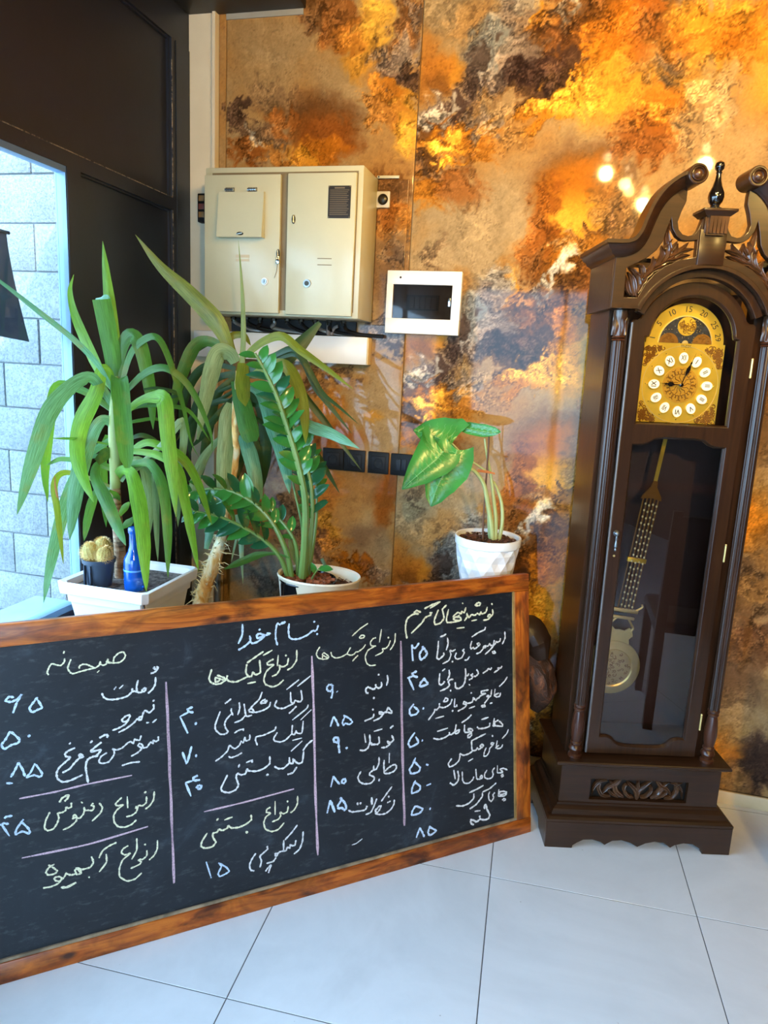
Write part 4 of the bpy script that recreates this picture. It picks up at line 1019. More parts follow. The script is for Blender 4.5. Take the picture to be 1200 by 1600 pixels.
# swan-neck cornice: profile swept along the scroll curve
prof=[(0,0),(-.006,.0),(-.010,-.006),(-.020,-.012),(-.024,-.020),(-.034,-.024),(-.040,-.030),(-.040,.0)]
def sweep(curve,sgn,name='swan_neck'):
    # profile given as (forward -y, up) pairs
    pf=[(.034,-.018),(.002,-.018),(-.002,-.014),(-.010,-.010),(-.014,-.002),(-.024,.004),(-.028,.012),(-.034,.014),(-.034,.024),(.034,.024)]
    p=spl([(sgn*x,0,z) for x,z in curve],4); vs=[];fs=[];m=len(pf)
    for k,c in enumerate(p):
        t=(p[min(k+1,len(p)-1)]-p[max(k-1,0)]).normalized(); up_=Vector((-t.z,0,t.x))*(1 if sgn<0 or True else 1)
        if up_.z<0: up_=-up_
        if k==0: up_=Vector((0,0,1))
        sc=1-.12*k/len(p)
        for y,h in pf:
            q=c+up_*(h*sc); o=max(0,.006-y) if y<.03 else 0
            vs.append((q.x+(sgn*o if k==0 else 0),.006+y if k or y>.03 else .012-o,q.z))
    for k in range(len(p)-1):
        for i in range(m):
            j=(i+1)%m; f=(k*m+i,k*m+j,(k+1)*m+j,(k+1)*m+i); fs.append(f if sgn>0 else f[::-1])
    fs+=[tuple(range(m)),tuple(range((len(p)-1)*m,len(p)*m))]
    return cpart(B().add(vs,fs),name,M_wh,sm_=40)
cur=[(.262,1.876),(.250,1.877),(.236,1.879),(.212,1.890),(.194,1.916),(.181,1.955),(.166,1.993),(.144,2.026),(.116,2.050),(.092,2.061)]
for s in (-1,1):
    sweep(cur,s)
    # side cornice return
    pf=[(0,-.018),(.002,-.018),(.006,-.014),(.014,-.010),(.018,-.002),(.028,.004),(.032,.012),(.038,.014),(.038,.024),(0,.024)]
    vs=[];fs=[];m=len(pf)
    for y in (0,.262):
        for o,h in pf: vs.append((s*(.262+o),(.012-o if y==0 else y),1.876+h))
    for i in range(m): j=(i+1)%m; fs.append((i,j,m+j,m+i))
    fs+=[tuple(range(m)),tuple(range(m,2*m))]
    cpart(B().add(vs,fs),'side_cornice',M_wh,sm_=40)
    # rosette scroll end
    M=Matrix(((1,0,0,s*.080),(0,0,-1,-.036),(0,1,0,2.070),(0,0,0,1)))
    rs=cpart(B().lathe([(.026,-.072),(.0265,-.002),(.0265,.003),(.024,.005),(.021,.005),(.0195,.001),(.0185,.001),(.0175,.005),(.0155,.006),(.0135,.002),(.012,.001),(.0105,.002)],36,M),'scroll_rosette',M_w,sm_=25)
    B().lathe([(.0105,.001),(.010,.004),(.007,.008),(.003,.010),(.0005,.0105)],20,M,cap=False).build('rosette_button',M_cv,rs)
    # leaf carving in the pierced fields
    b=B()
    lv=[([(.195,1.758),(.200,1.785),(.207,1.806),(.222,1.822)],.012),([(.205,1.760),(.214,1.775),(.220,1.795),(.226,1.812)],.008),([(.190,1.765),(.182,1.790),(.190,1.812),(.206,1.828)],.012),([(.185,1.785),(.172,1.800),(.165,1.818),(.158,1.826)],.009),
        ([(.185,1.800),(.178,1.822),(.184,1.838),(.200,1.842)],.010),([(.178,1.805),(.160,1.822),(.150,1.842),(.155,1.866)],.013),([(.160,1.822),(.142,1.834),(.124,1.842),(.108,1.850)],.010),([(.150,1.836),(.134,1.850),(.128,1.872),(.135,1.896)],.012),
        ([(.140,1.842),(.120,1.856),(.112,1.880),(.118,1.905),(.122,1.930),(.120,1.955)],.013),([(.125,1.852),(.105,1.862),(.092,1.880),(.090,1.903)],.011),([(.118,1.856),(.095,1.860),(.070,1.870),(.050,1.874)],.010),
        ([(.112,1.866),(.090,1.876),(.072,1.892),(.060,1.908)],.010),([(.100,1.870),(.078,1.882),(.058,1.888),(.042,1.890)],.008),([(.128,1.885),(.117,1.900),(.106,1.915)],.008),([(.108,1.880),(.098,1.896),(.092,1.910)],.007),([(.196,1.812),(.205,1.826),(.222,1.834)],.008)]
    for pts,w in lv: addb(b,acanth([(s*x,z) for x,z in pts],w,.009,2,.026))
    cpart(b,'leaf_carving',M_cv)
# centre block, cap and finial
cpart(B().cbox(-.038,.036,.004,.040,1.842,1.940,.002).cbox(-.030,.028,.002,.045,1.930,1.978,.002),'centre_block',M_wh)
b=B(); 
for k in range(5):
    x=-.0225+k*.0105; b.frus(x+.001,x+.0085,-.010,.004,1.928,x-.0005,x+.0100,-.013,.004,1.972)
b.frus(-.026,.024,-.004,.004,1.924,-.030,.029,-.004,.004,1.972)
cpart(b,'fluted_block',M_cv)
cpart(B().frus(-.034,.032,-.012,.045,1.972,-.046,.044,-.024,.050,1.982).cbox(-.048,.046,-.026,.052,1.982,1.990,.002),'cap',M_wh)
cpart(B().lathe([(.019,1.990),(.019,1.996),(.013,2.000),(.012,2.004),(.018,2.012),(.0215,2.024),(.020,2.036),(.013,2.052),(.0085,2.068),(.0065,2.084),(.0085,2.088),(.0065,2.091),(.0115,2.097),(.013,2.105),(.0105,2.113),(.004,2.118),(.0005,2.119)],28,Matrix.Translation((-.004,.014,0))),'finial',M_ebo,label='turned black finial')
# dial
DY=.112
dial_pts=[(-.121,1.400),(.121,1.400),(.121,1.637),(-.121,1.637)]
dp=cpart(plate([dial_pts],DY,DY+.003),'dial_plate',M_br)
ah=plate([[(.118,1.637)]+arc(0,1.637,.116,0,180,32)+[(-.118,1.637)]],DY+.003,DY+.006); ah.build('arch_plate',M_br,dp)
FY=lambda y,x=0,z=0,a=0: Matrix.Translation((x,y,z))@Matrix.Rotation(rad(a),4,'Y')@FRONT
M_ink=mat('dial_ink',(50,34,16),.5); M_cart=mat('cartouche_cream',(244,238,214),.35)
b=B()
for s_,an in (('1',172),('5',146),('10',119),('15',90),('20',62),('25',34),('29',12)):
    r=.0985; x=r*math.cos(rad(an)); z=1.637+r*math.sin(rad(an)); t_=text(s_,.024,FY(DY+.0025,x,z,-(an-90) ),.0003); addb(b,t_)
b.build('arch_numerals',M_ink,dp)
md=plate([arc(0,1.637,.078,0,180,32)],DY+.0015,DY+.003); md.build('moon_sky',mat('night_blue',(26,30,40),.4,var=.5,vs_=120),dp)
rg=plate([arc(0,1.637,.081,0,180,32)+arc(0,1.637,.078,180,0,32)],DY+.0005,DY+.003); rg.build('sky_rim',M_brp,dp)
b=B(); random.seed(7)
for k in range(70):
    a=random.random()*math.pi; r=.078*math.sqrt(random.random()); x,z=r*math.cos(a),1.637+r*math.sin(a); b.box(x-.0007,x+.0007,DY+.0008,DY+.0015,z-.0007,z+.0007)
o=b.build('stars',M_brp,dp); o['kind']='stuff'
def disc(cx,cz,r,y,name,m,par=dp,n=32,a0=0,a1=360): 
    pts=arc(cx,cz,r,a0,a1,n); pts=pts[:-1] if a1-a0==360 else pts
    return plate([pts],y,y+.002).build(name,m,par)
disc(0,1.6865,.0275,DY-.001,'moon_face',M_br); disc(-.050,1.637,.029,DY-.0012,'globe_disc',M_brd,a0=0,a1=180); disc(.050,1.637,.029,DY-.0012,'globe_disc',M_brd,a0=0,a1=180); disc(0,1.637,.009,DY-.0012,'centre_boss',M_brp,a0=0,a1=180)
def scrolls(b,cx,cz,R,n,y,seed,inside,w=.0013):
    random.seed(seed)
    for k in range(n):
        for _ in range(30):
            x=cx+random.uniform(-R,R); z=cz+random.uniform(-R,R)
            if inside(x,z): break
        a0=random.random()*6.28; sg=random.choice((-1,1)); r=random.uniform(.004,.0085); pts=[]
        for i in range(9): t=i/8; rr=r*(1-.75*t); pts.append((x+rr*math.cos(a0+sg*t*5.2),y,z+rr*math.sin(a0+sg*t*5.2)))
        b.tube(pts,w,4)
b=B(); scrolls(b,0,1.6865,.022,26,DY-.002,3,lambda x,z:x*x+(z-1.6865)**2<.021**2,.0009); scrolls(b,-.05,1.648,.02,12,DY-.002,4,lambda x,z:(x+.05)**2+(z-1.637)**2<.024**2 and z>1.641,.0009); scrolls(b,.05,1.648,.02,12,DY-.002,5,lambda x,z:(x-.05)**2+(z-1.637)**2<.024**2 and z>1.641,.0009)
b.build('engraved_faces',M_brd,dp)
dcx,dcz=0,1.5145
b=B()
for sx in (-1,1):
    for sz in (-1,1): scrolls(b,sx*.092,dcz+sz*.088,.030,70,DY-.0006,11+sx+3*sz,lambda x,z:(x-dcx)**2+(z-dcz)**2>.121**2 and abs(x)<.114 and abs(z-dcz)<.110)
b.build('corner_spandrels',M_brd,dp,label='dark brass scroll corners')
b=B(); th=[(dcx+.1145*math.cos(2*math.pi*i/72),DY-.0008,dcz+.1145*math.sin(2*math.pi*i/72)) for i in range(73)]; b.tube(th,.0010,5,cap=False); b.build('chapter_ring',M_brp,dp)
b=B()
for k in range(12):
    for q in (1,):
        a=2*math.pi*k/12; x,z=dcx+.1045*math.sin(a),dcz+.1045*math.cos(a); b.box(x-.0012,x+.0012,DY-.0008,DY,z-.0012,z+.0012)
b.build('minute_marks',M_ink,dp)
disc(0,dcz,.054,DY-.0012,'centre_disc',brass('deep_brass',(226,172,60),.35))
b=B()
for k in range(12):
    a=2*math.pi*k/12
    for sg in (-1,1):
        pts=[]
        for i in range(11): t=i/10; rr=.010*(1-.7*t); q=a+sg*.16; pts.append((dcx+(.038)*math.sin(q)+rr*math.cos(a*-1+1.57+sg*(t*5.5)),DY-.002,dcz+(.038)*math.cos(q)+rr*math.sin(a*-1+1.57+sg*(t*5.5))))
        b.tube(pts,.0011,4)
    pts=[(dcx+r*math.sin(a+.25*math.sin(r*200)),DY-.002,dcz+r*math.cos(a+.25*math.sin(r*200))) for r in (.010,.016,.022,.029)]; b.tube(pts,.0011,4)
b.build('centre_filigree',M_brd,dp)
RN=['XII','I','II','III','IIII','V','VI','VII','VIII','IX','X','XI']
pc=None
for k,s_ in enumerate(RN):
    a=2*math.pi*k/12; r=.080; x,z=dcx+r*math.sin(a),dcz+r*math.cos(a); M=Matrix.Translation((x,DY-.0035,z))@Matrix.Rotation(a,4,'Y')@FRONT
    b=B(); pts=[(.0135*math.cos(2*math.pi*i/20),.0165*math.sin(2*math.pi*i/20)) for i in range(20)]; b.prism(pts,0,.002,M)
    c=b.build('numeral_cartouche',M_cart,dp)
    sx=min(1,.017/(len(s_)*.0075+.001)); t_=text(s_,.021,M@Matrix.Translation((0,0,.0022))@Matrix.Diagonal((sx*.85,1,1,1)),.0003,off=.0004); t_.build('numeral',M_ink,c)
    b=B(); b.tube([M@Vector((.0148*math.cos(2*math.pi*i/20),.018*math.sin(2*math.pi*i/20),.0005)) for i in range(21)],.0012,4,cap=False); b.ball(M@Vector((0,.0205,.0005)),.0022,6,4); b.build('cartouche_rim',M_br,c)
def hand(ang,L,w,name):
    M=Matrix.Translation((dcx,DY-.008,dcz))@Matrix.Rotation(rad(ang),4,'Y')@FRONT; b=B()
    b.prism([(-w*.5,0),(w*.5,0),(w*.4,L*.3),(w*1.9,L*.42),(w*2.1,L*.5),(w*1.2,L*.58),(w*.5,L*.62),(w*.9,L*.68),(w*.3,L*.74),(0,L),(-w*.3,L*.74),(-w*.9,L*.68),(-w*.5,L*.62),(-w*1.2,L*.58),(-w*2.1,L*.5),(-w*1.9,L*.42),(-w*.4,L*.3)],0,.001,M)
    b.build(name,M_ebo,dp)
hand(20,.102,.0028,'minute_hand'); hand(-87,.066,.0034,'hour_hand')
B().lathe([(.006,0),(.006,.004),(.003,.006)],14,Matrix.Translation((dcx,DY-.010,dcz))@FRONT).build('hand_boss',M_ebo,dp)
addt=text('TNEIX',.011,FY(DY-.0006,.004,1.6285),.0003); addt.build('dial_lettering',M_ink,dp)
# pendulum
pd=cpart(B().box(-.002,.002,-.002,.002,-.001,.001),'pendulum',M_br); pd.location=(.022,.165,1.56); pd.rotation_euler=(0,rad(6.6),0)
def pp(b,name,m,sm_=30): o=b.build(name,m,pd,smooth=sm_); return o
pp(B().box(-.006,.006,-.002,.002,-.39,0),'rod',M_br)
pp(plate([[(-.007,-.352),(.007,-.352),(.010,-.372),(.030,-.402),(.033,-.414),(0,-.408),(-.033,-.414),(-.030,-.402),(-.010,-.372)]],-.003,.003),'top_bracket',M_brd)
for k in range(5): pp(B().tube([(-.0245+k*.01225,0,-.405),(-.0245+k*.01225,0,-.80)],.0024,6),'grid_rod',M_brd)
b=B()
for k in range(4):
    for i in range(17): b.ball((-.018+k*.0122+.002,-.006,-.428-i*.0215-(k%2)*.004),.0033,6,4,sc=(1,.8,1.25))
o=pp(b,'beads',M_brp)
pp(B().cbox(-.031,.031,-.006,.006,-.625,-.610,.002),'cross_bar',M_br); pp(B().cbox(-.045,.045,-.005,.005,-.798,-.786,.002).cbox(-.038,.038,-.005,.005,-.822,-.812,.002),'cross_bar',M_brp)
ly=[(.0,-.86),(.016,-.862),(.030,-.850),(.040,-.858),(.046,-.875),(.036,-.89),(.040,-.905),(.030,-.915),(.0,-.915)]
pp(plate([ly+[(-x,z) for x,z in ly[::-1][1:-1]]],-.003,.003),'lyre_plate',M_brp)
b=B()
for s in (-1,1): b.tube(spl([(s*.034,0,-.79),(s*.046,0,-.782),(s*.056,0,-.772),(s*.052,0,-.764)],4),.003,6); b.tube(spl([(s*.020,0,-.82),(s*.034,0,-.838),(s*.042,0,-.850),(s*.036,0,-.865),(s*.044,0,-.88)],4),.004,6)
pp(b,'lyre_scrolls',M_brp)
MBb=Matrix(((1,0,0,0),(0,0,-1,0),(0,1,0,-.995),(0,0,0,1)))
pp(B().lathe([(.001,-.010),(.085,-.006),(.097,0),(.094,.006),(.080,.009),(.068,.010),(.063,.007)],56,MBb,cap=False),'bob',M_brp)
pp(B().lathe([(.064,.0065),(.062,.008),(.02,.010),(.0005,.0102)],48,MBb,cap=False),'bob_centre',brass('bob_centre_brass',(214,186,120),.4))
b=B(); scrolls(b,0,-.995,.058,60,-.012,21,lambda x,z:x*x+(z+.995)**2<.055**2,.0010); pp(b,'bob_engraving',M_brd)
# ------------------------------------------------------------------ plants
def leafmat(name,a,b_,tr=.35,rough=.35,vs=5):
    m=bpy.data.materials.new(name); m.use_nodes=True; t=NT.__new__(NT); t.m=m; t.n=m.node_tree.nodes; t.l=m.node_tree.links; t.p=t.n['Principled BSDF']
    n=t.noise(t.coord(),vs,4); n2=t.noise(t.coord('Object',(1,1,.2)),60,3)
    c=t.ramp(n,[(.3,lin(a)),(.7,lin(b_))]); c=t.mix(t.math('MULTIPLY',n2,.3),c,lin(tuple(x*.7 for x in a)))
    us=t.coord('UV',(9,5,1)); st=t.noise(us,3.2,4,.65,.3); c=t.mix(t.math('MULTIPLY',t.ramp(st,[(.40,(0,0,0)),(.62,(1,1,1))]),.42),c,lin(tuple(min(255,x*1.35+18) for x in b_)))
    bl_=t.noise(t.coord('Object'),13,4,.6); c=t.mix(t.math('MULTIPLY',t.ramp(bl_,[(.56,(0,0,0)),(.74,(1,1,1))]),.45),c,lin((150,130,50)))
    t.bump(st,.25,.002)
    t.set(t.p.inputs['Base Color'],c); t.p.inputs['Roughness'].default_value=rough
    tl=t.n.new('ShaderNodeBsdfTranslucent'); t.l.new(t.mix(.35,c,lin((180,220,40)),'MIX'),tl.inputs[0]); x=t.n.new('ShaderNodeMixShader'); x.inputs[0].default_value=tr
    o=[q for q in t.n if q.type=='OUTPUT_MATERIAL'][0]; t.l.new(t.p.outputs[0],x.inputs[1]); t.l.new(tl.outputs[0],x.inputs[2]); t.l.new(x.outputs[0],o.inputs[0]); return m
LM={'b':leafmat('leaf_bright_green',(62,112,24),(104,152,40),.36),'g':leafmat('leaf_green',(36,80,28),(66,116,46)),'t':leafmat('leaf_blue_green',(52,104,72),(96,146,108),.2,.25),
 'p':leafmat('leaf_pale_green',(98,128,84),(130,154,108),.25),'o':leafmat('leaf_olive',(80,92,24),(120,126,36),.3),'d':leafmat('leaf_dark_green',(22,46,24),(38,70,36),.2,.4)}
M_brn=mat('dry_leaf_brown',(150,96,54),.7,var=.3)
def strap(pts,w,par,m,y0,y1=None,name='leaf',fold=.22,tw=0,prof=None,thick=True,tip=None):
    """long strap leaf along pixel points standing at depth y0..y1"""
    n0=len(pts); P=[]
    for k,(x,y) in enumerate(pts):
        u=k/(n0-1); yy=y0+((y1 if y1 is not None else y0)-y0)*u**1.3; P.append(P2(x,y,yy))
    P=spl(P,5); n=len(P); cam=Vector(CAMP); vs=[];fs=[]; acc=[0]
    for k in range(1,n): acc.append(acc[-1]+(P[k]-P[k-1]).length)
    L=acc[-1]; prev=None
    for k,c in enumerate(P):
        t=(P[min(k+1,n-1)]-P[max(k-1,0)]).normalized(); d=(c-cam).normalized(); s=t.cross(d)
        s=s.normalized() if s.length>.05 else prev
        if prev is not None and s.dot(prev)<0: s=-s
        prev=s; nn=s.cross(t).normalized(); u=acc[k]/L
        a=tw if not isinstance(tw,tuple) else tw[0]+(tw[1]-tw[0])*u
        s2=s*math.cos(a)+nn*math.sin(a); n2=nn*math.cos(a)-s*math.sin(a)
        ww=w*.5*(np.interp(u,[0,.12,.45,.75,.92,1],[.45,.6,1,.82,.40,.02]) if prof is None else np.interp(u,prof[0],prof[1]))
        for q in (-1,-.5,0,.5,1): vs.append(c+s2*(q*ww)+n2*(abs(q)*ww*fold)+n2*(.0006 if q==0 else 0))
    for k in range(n-1):
        for q in range(4): fs.append((k*5+q,k*5+q+1,(k+1)*5+q+1,(k+1)*5+q))
    return B().add(vs,fs).build(name,m,par,world=True,smooth=80,uv=[((i%5)/4,acc[i//5]) for i in range(len(vs))])
def c4(*a): return [(x/2.5,360+y/2.5) for x,y in a]
def c8(*a): return [(200+x/3.3333,360+y/3.3333) for x,y in a]
def c5(*a): return [(280+x/3.3333,480+y/3.3333) for x,y in a]
YA=1.84; ka=1/1375*1.0
yu=thing('yucca','bright green long-leaved yucca growing in the square white planter by the window','plant',tuple(P2(188,918,YA)))
bl=([0,.1,.4,.8,.97,1],[.5,.8,1,.95,.9,.75])
tp=([0,.08,.3,.6,.85,1],[.5,.75,1,.85,.45,.03])
YL=[ # crop points, width, mat, depth change, profile, twist
 (((455,600),(440,400),(418,200),(401,42)),52,'b',.02,tp,.2),
 (((456,610),(440,500),(418,380),(396,270)),68,'g',-.05,([0,.2,.7,1],[.5,.9,1,1]),.1),
 (((372,270),(396,272),(420,268),(412,300)),36,'t',-.03,([0,.5,1],[.3,1,.3]),.2),
 (((440,620),(385,545),(335,440),(290,330),(272,240),(288,172)),48,'b',-.02,tp,.5),
 (((445,640),(385,530),(290,430),(150,318),(0,200),(-90,140)),26,'t',-.34,tp,.5),
 (((440,680),(390,610),(345,575),(265,622),(190,720),(130,900),(66,1112)),66,'t',-.34,None,.2),
 (((436,700),(350,640),(235,605),(205,680),(188,820),(178,950),(187,1062)),50,'g',-.22,None,.5),
 (((450,640),(436,560),(398,548),(372,640),(318,750),(300,860),(322,960),(366,1062)),66,'b',-.14,None,-.1),
 (((455,700),(462,620),(466,580),(474,660),(482,760),(498,928)),66,'g',-.16,([0,.15,.4,.8,.95,1],[.4,.9,1,.95,.7,.3]),0),
 (((462,620),(470,480),(505,408),(545,440),(572,540),(592,660),(598,778)),58,'g',.03,None,.2),
 (((468,620),(510,480),(570,420),(622,424),(668,520),(715,680),(745,820),(776,886)),30,'g',.05,tp,.5),
 (((480,640),(560,560),(640,535),(720,585),(780,680),(825,800),(828,860)),32,'g',.08,tp,.4),
 (((470,730),(540,670),(600,652),(640,665),(655,800),(672,950),(688,1120)),62,'b',-.10,([0,.2,.35,.7,.9,1],[.3,.5,1,.85,.4,.05]),0),
 (((480,710),(560,682),(680,686),(750,715),(825,830)),24,'g',.10,tp,.6),
 (((470,760),(540,742),(620,738),(700,790)),18,'g',.12,tp,.6),
 (((455,790),(425,745),(385,755),(335,860),(300,1000),(272,1210)),68,'t',-.12,None,.1),
 (((430,820),(345,880),(290,975),(240,1130),(200,1300),(170,1456)),54,'t',-.16,None,.3),
 (((445,990),(470,940),(512,950),(540,1050),(560,1200),(572,1412)),62,'b',-.18,None,.1),
 (((435,930),(385,915),(372,965),(412,1050),(455,1150),(492,1232)),54,'g',-.13,None,-.1),
 (((455,940),(560,905),(608,935),(640,1020),(655,1180),(656,1358)),44,'g',-.12,None,.2),
 (((470,980),(520,900),(560,920),(585,1040),(580,1210)),46,'p',.06,None,.2),
 (((500,960),(590,900),(608,1000),(612,1150),(617,1292)),30,'p',.08,None,.3),
 (((560,900),(640,830),(712,745),(716,850),(690,1000)),34,'p',.08,None,.1),
 (((480,860),(600,872),(690,925),(720,1040),(750,1190),(776,1334)),44,'b',-.05,None,.3),
 (((470,900),(560,830),(640,845),(720,895),(780,1000),(828,1150)),42,'b',.05,None,.4),
 (((440,870),(300,895),(235,895),(180,918)),26,'t',-.18,None,.6),
 (((440,840),(320,818),(200,812)),18,'g',-.16,None,.8),
 (((430,1000),(310,955),(240,950),(212,1000),(225,1100),(248,1305)),28,'o',-.16,None,.2),
 (((430,1010),(380,1020),(350,1100),(328,1215)),40,'g',.06,None,.2),
 (((420,800),(405,850),(402,950),(415,1160)),40,'g',.06,None,.2),
 (((455,850),(420,870),(380,905)),50,'d',-.06,([0,.5,1],[.3,1,.6]),.3),
 (((490,820),(560,800),(620,850),(570,930)),30,'d',.1,None,.4),
 (((440,1090),(455,1040),(428,1015)),34,'g',-.04,([0,.5,1],[.2,1,.2]),0),
 (((455,1130),(490,1080),(505,1062)),30,'b',-.05,([0,.5,1],[.2,1,.2]),0),
 (((465,1170),(505,1140),(522,1120)),34,'g',-.03,([0,.5,1],[.2,1,.2]),0),
 (((448,640),(450,520),(462,470),(480,520)),30,'t',.06,None,.4),
 (((690,900),(700,1000),(695,1160)),26,'p',.1,None,.4),
 (((560,620),(620,615),(700,640),(640,660)),22,'d',.1,None,.7),
 (((450,720),(340,640),(300,620),(420,700)),20,'g',.1,None,.7),
]
def tr_(pts,ys,rs,name,m,par,amp=.04,n=12):
    P=[P2(x,y,yy) for (x,y),yy in zip(pts,ys)]; b=B().tube(spl(P,6),list(np.interp(np.linspace(0,len(pts)-1,(len(pts)-1)*6+1),range(len(pts)),rs)),n); return b.build(name,m,par,world=True)
t=NT('ringed_bark'); v=t.coord('Object',(1,1,6)); n=t.noise(v,16,4,.6); t.set(t.p.inputs['Base Color'],t.ramp(n,[(.3,lin((84,60,44))),(.5,lin((150,120,90))),(.7,lin((176,156,128)))])); t.p.inputs['Roughness'].default_value=.8; t.bump(n,.8,.01); M_ring=t.m
tr_(c4((472,1400),(468,1250),(455,1100),(450,1000)),[YA]*4,[.018,.017,.016,.015],'trunk',M_ring,yu)
tr_(c4((450,1010),(452,900),(446,780),(450,640),(455,570)),[YA]*5,[.015,.019,.017,.013,.006],'stem',leafmat('green_stem',(110,128,60),(150,160,90),.05,.5),yu)
for pts,w,m,dy,pf,tw in YL: strap(c4(*pts),w*ka*1.02,yu,LM[m],YA,YA+dy,prof=pf,tw=tw)
# brown scorched edge pieces of one leaf
strap(c4((214,960),(216,1000),(228,1060),(236,1095)),8*ka,yu,M_brn,YA-.085,YA-.11,name='dry_edge'); strap(c4((240,600),(300,612)),6*ka,yu,M_brn,YA,YA,name='dry_edge')
# ---- second yucca: dark crown on a peeled leaning trunk
YB=2.20; kb=1/1570
y2=thing('tall_yucca','dark-leaved yucca on a leaning peeled orange-white trunk, behind the bright yucca','plant',tuple(P2(300,1060,YB)))
t=NT('peeled_trunk'); n=t.noise(t.coord('Object',(1,1,.6)),20,5,.6,.8); t.set(t.p.inputs['Base Color'],t.ramp(n,[(.30,lin((196,122,56))),(.46,lin((236,190,112))),(.6,lin((246,234,196)))])); t.p.inputs['Roughness'].default_value=.7; t.bump(n,.7,.01); M_peel=t.m
PT=[(296,1130),(300,1040),(313,945),(330,890),(348,835),(356,780),(366,720),(370,640),(374,580)]
b=B(); P=spl([P2(x,y,YB) for x,y in PT],6); R_=list(np.interp(np.linspace(0,8,len(P)),range(9),[.028,.030,.026,.025,.017,.018,.016,.015,.012])); random.seed(6)
R_=[r*(1+.13*random.uniform(-1,1)) for r in R_]; b.tube(P,R_,12); b.build('trunk',M_peel,y2,world=True)
b=B(); random.seed(12); M_fib=mat('bark_fibres',(232,214,164),.7,var=.25)
for k in range(170):
    u=random.uniform(1.2,4.1); i=int(u*6); c=P[i]; a=random.random()*6.28; d=Vector((math.cos(a),math.sin(a)*.8,random.uniform(-.6,.5))).normalized(); L=random.uniform(.010,.034)*(1 if random.random()<.85 else 1.8)
    s0=c+d*R_[i]*.9; s1=s0+d*L*.5+Vector((0,0,random.uniform(-.004,.012))); s2=s0+d*L+Vector((random.uniform(-.01,.01),0,random.uniform(-.012,.016))); b.tube([s0,s1,s2],[.0022,.0016,.0004],4,cap=False)
o=b.build('bark_fibres',M_fib,y2,world=True); o['kind']='stuff'
Y2=[
 (((545,690),(520,600),(460,480),(330,340),(170,190),(38,22)),96,'o',-.10,([0,.12,.3,.6,.85,1],[.25,.6,1,.75,.35,.02]),.1),
 (((592,700),(600,560),(598,400),(590,250),(575,52)),30,'o',0,([0,.3,.6,1],[1,.9,.6,.02]),.3),
 (((545,680),(470,600),(400,578),(345,610),(285,740),(245,880),(222,960)),70,'g',-.10,None,.2),
 (((560,690),(530,646),(470,640),(430,760),(400,900),(362,1090)),86,'p',-.15,([0,.15,.4,.7,1],[.6,1,1,.7,.1]),.1),
 (((560,780),(590,880),(615,980),(645,1100)),100,'g',-.10,([0,.3,.8,.95,1],[.5,.9,1,.8,.5]),0),
 (((600,1060),(640,1180),(665,1300),(672,1400)),80,'t',-.04,([0,.3,.8,1],[.8,1,.9,.7]),.1),
 (((535,900),(520,960),(510,1100),(500,1250),(498,1420)),84,'p',-.08,([0,.15,.5,1],[.5,1,1,.8]),.1),
 (((600,690),(598,760),(600,840),(612,918)),78,'o',-.14,([0,.4,.75,1],[.7,1,.8,.02]),.1),
 (((600,660),(700,580),(800,550),(900,625),(1040,725),(1172,826)),46,'o',-.16,tp,.3),
 (((640,700),(760,650),(860,615),(930,700),(1010,840),(1100,920),(1205,1012)),32,'d',-.05,tp,.4),
 (((700,700),(880,640),(980,820),(1080,950),(1166,1058)),40,'d',.0,tp,.3),
 (((640,760),(740,700),(830,710),(900,850),(922,1000),(925,1112)),66,'o',-.14,None,.2),
 (((600,730),(780,690),(880,610),(1000,480)),82,'d',.10,([0,.4,.7,1],[.5,1,.9,.3]),.2),
 (((620,760),(820,760),(950,900),(1060,1040),(1215,1250)),42,'d',.04,tp,.3),
 (((640,800),(800,900),(930,1010),(1060,1060),(1205,1136)),64,'t',-.12,([0,.4,.6,.85,1],[.3,.6,1,.7,.03]),.1),
 (((610,800),(690,850),(750,1000),(810,1180),(842,1372)),84,'t',-.08,None,.1),
 (((560,740),(450,780),(380,880),(340,1000),(320,1180)),60,'d',.08,None,.2),
 (((560,760),(470,850),(430,980),(400,1160),(380,1300)),60,'d',.10,None,.2),
 (((560,720),(430,700),(350,760),(290,900),(270,1060)),50,'d',.12,None,.2),
 (((560,780),(600,950),(590,1150),(560,1320)),70,'d',.12,None,.2),
 (((600,780),(700,950),(720,1150),(700,1350)),70,'d',.10,None,.2),
 (((600,780),(760,900),(850,1080),(880,1250)),56,'d',.12,None,.2),
 (((480,1080),(400,1180),(350,1300),(318,1420)),56,'p',.02,None,.2),
 (((900,1080),(980,1160),(1040,1260),(1102,1368)),34,'d',.05,tp,.3),
 (((560,650),(530,560),(600,545),(640,600)),40,'o',.05,None,.2),
 (((545,700),(470,620),(420,590),(350,640)),30,'d',.05,None,.3),
 (((560,800),(500,830),(430,850)),20,'d',.02,tp,.3),(((560,760),(490,760),(400,745)),20,'d',.02,tp,.3),(((560,830),(480,880),(400,900)),22,'d',.02,tp,.3),
 (((560,820),(640,900),(720,920),(820,960)),26,'d',.02,tp,.3),(((570,860),(640,960),(760,1040),(800,1120)),26,'d',.03,tp,.3),
 (((560,860),(470,960),(380,1080),(330,1130)),40,'d',.05,None,.3),(((560,880),(450,900),(350,960),(250,1100)),36,'d',.06,None,.3),
 (((580,860),(660,1100),(680,1300),(640,1450)),52,'d',.08,None,.2),(((570,900),(540,1100),(470,1300),(450,1480)),48,'d',.07,None,.2),
 (((930,1100),(925,1300),(930,1420),(925,1480)),20,'g',.0,tp,.3),(((870,1020),(880,1200),(900,1350),(900,1450)),24,'o',.02,tp,.3),
]
for pts,w,m,dy,pf,tw in Y2: strap(c8(*pts),w*kb*1.02,y2,LM[m],YB,YB+dy,prof=pf,tw=tw)
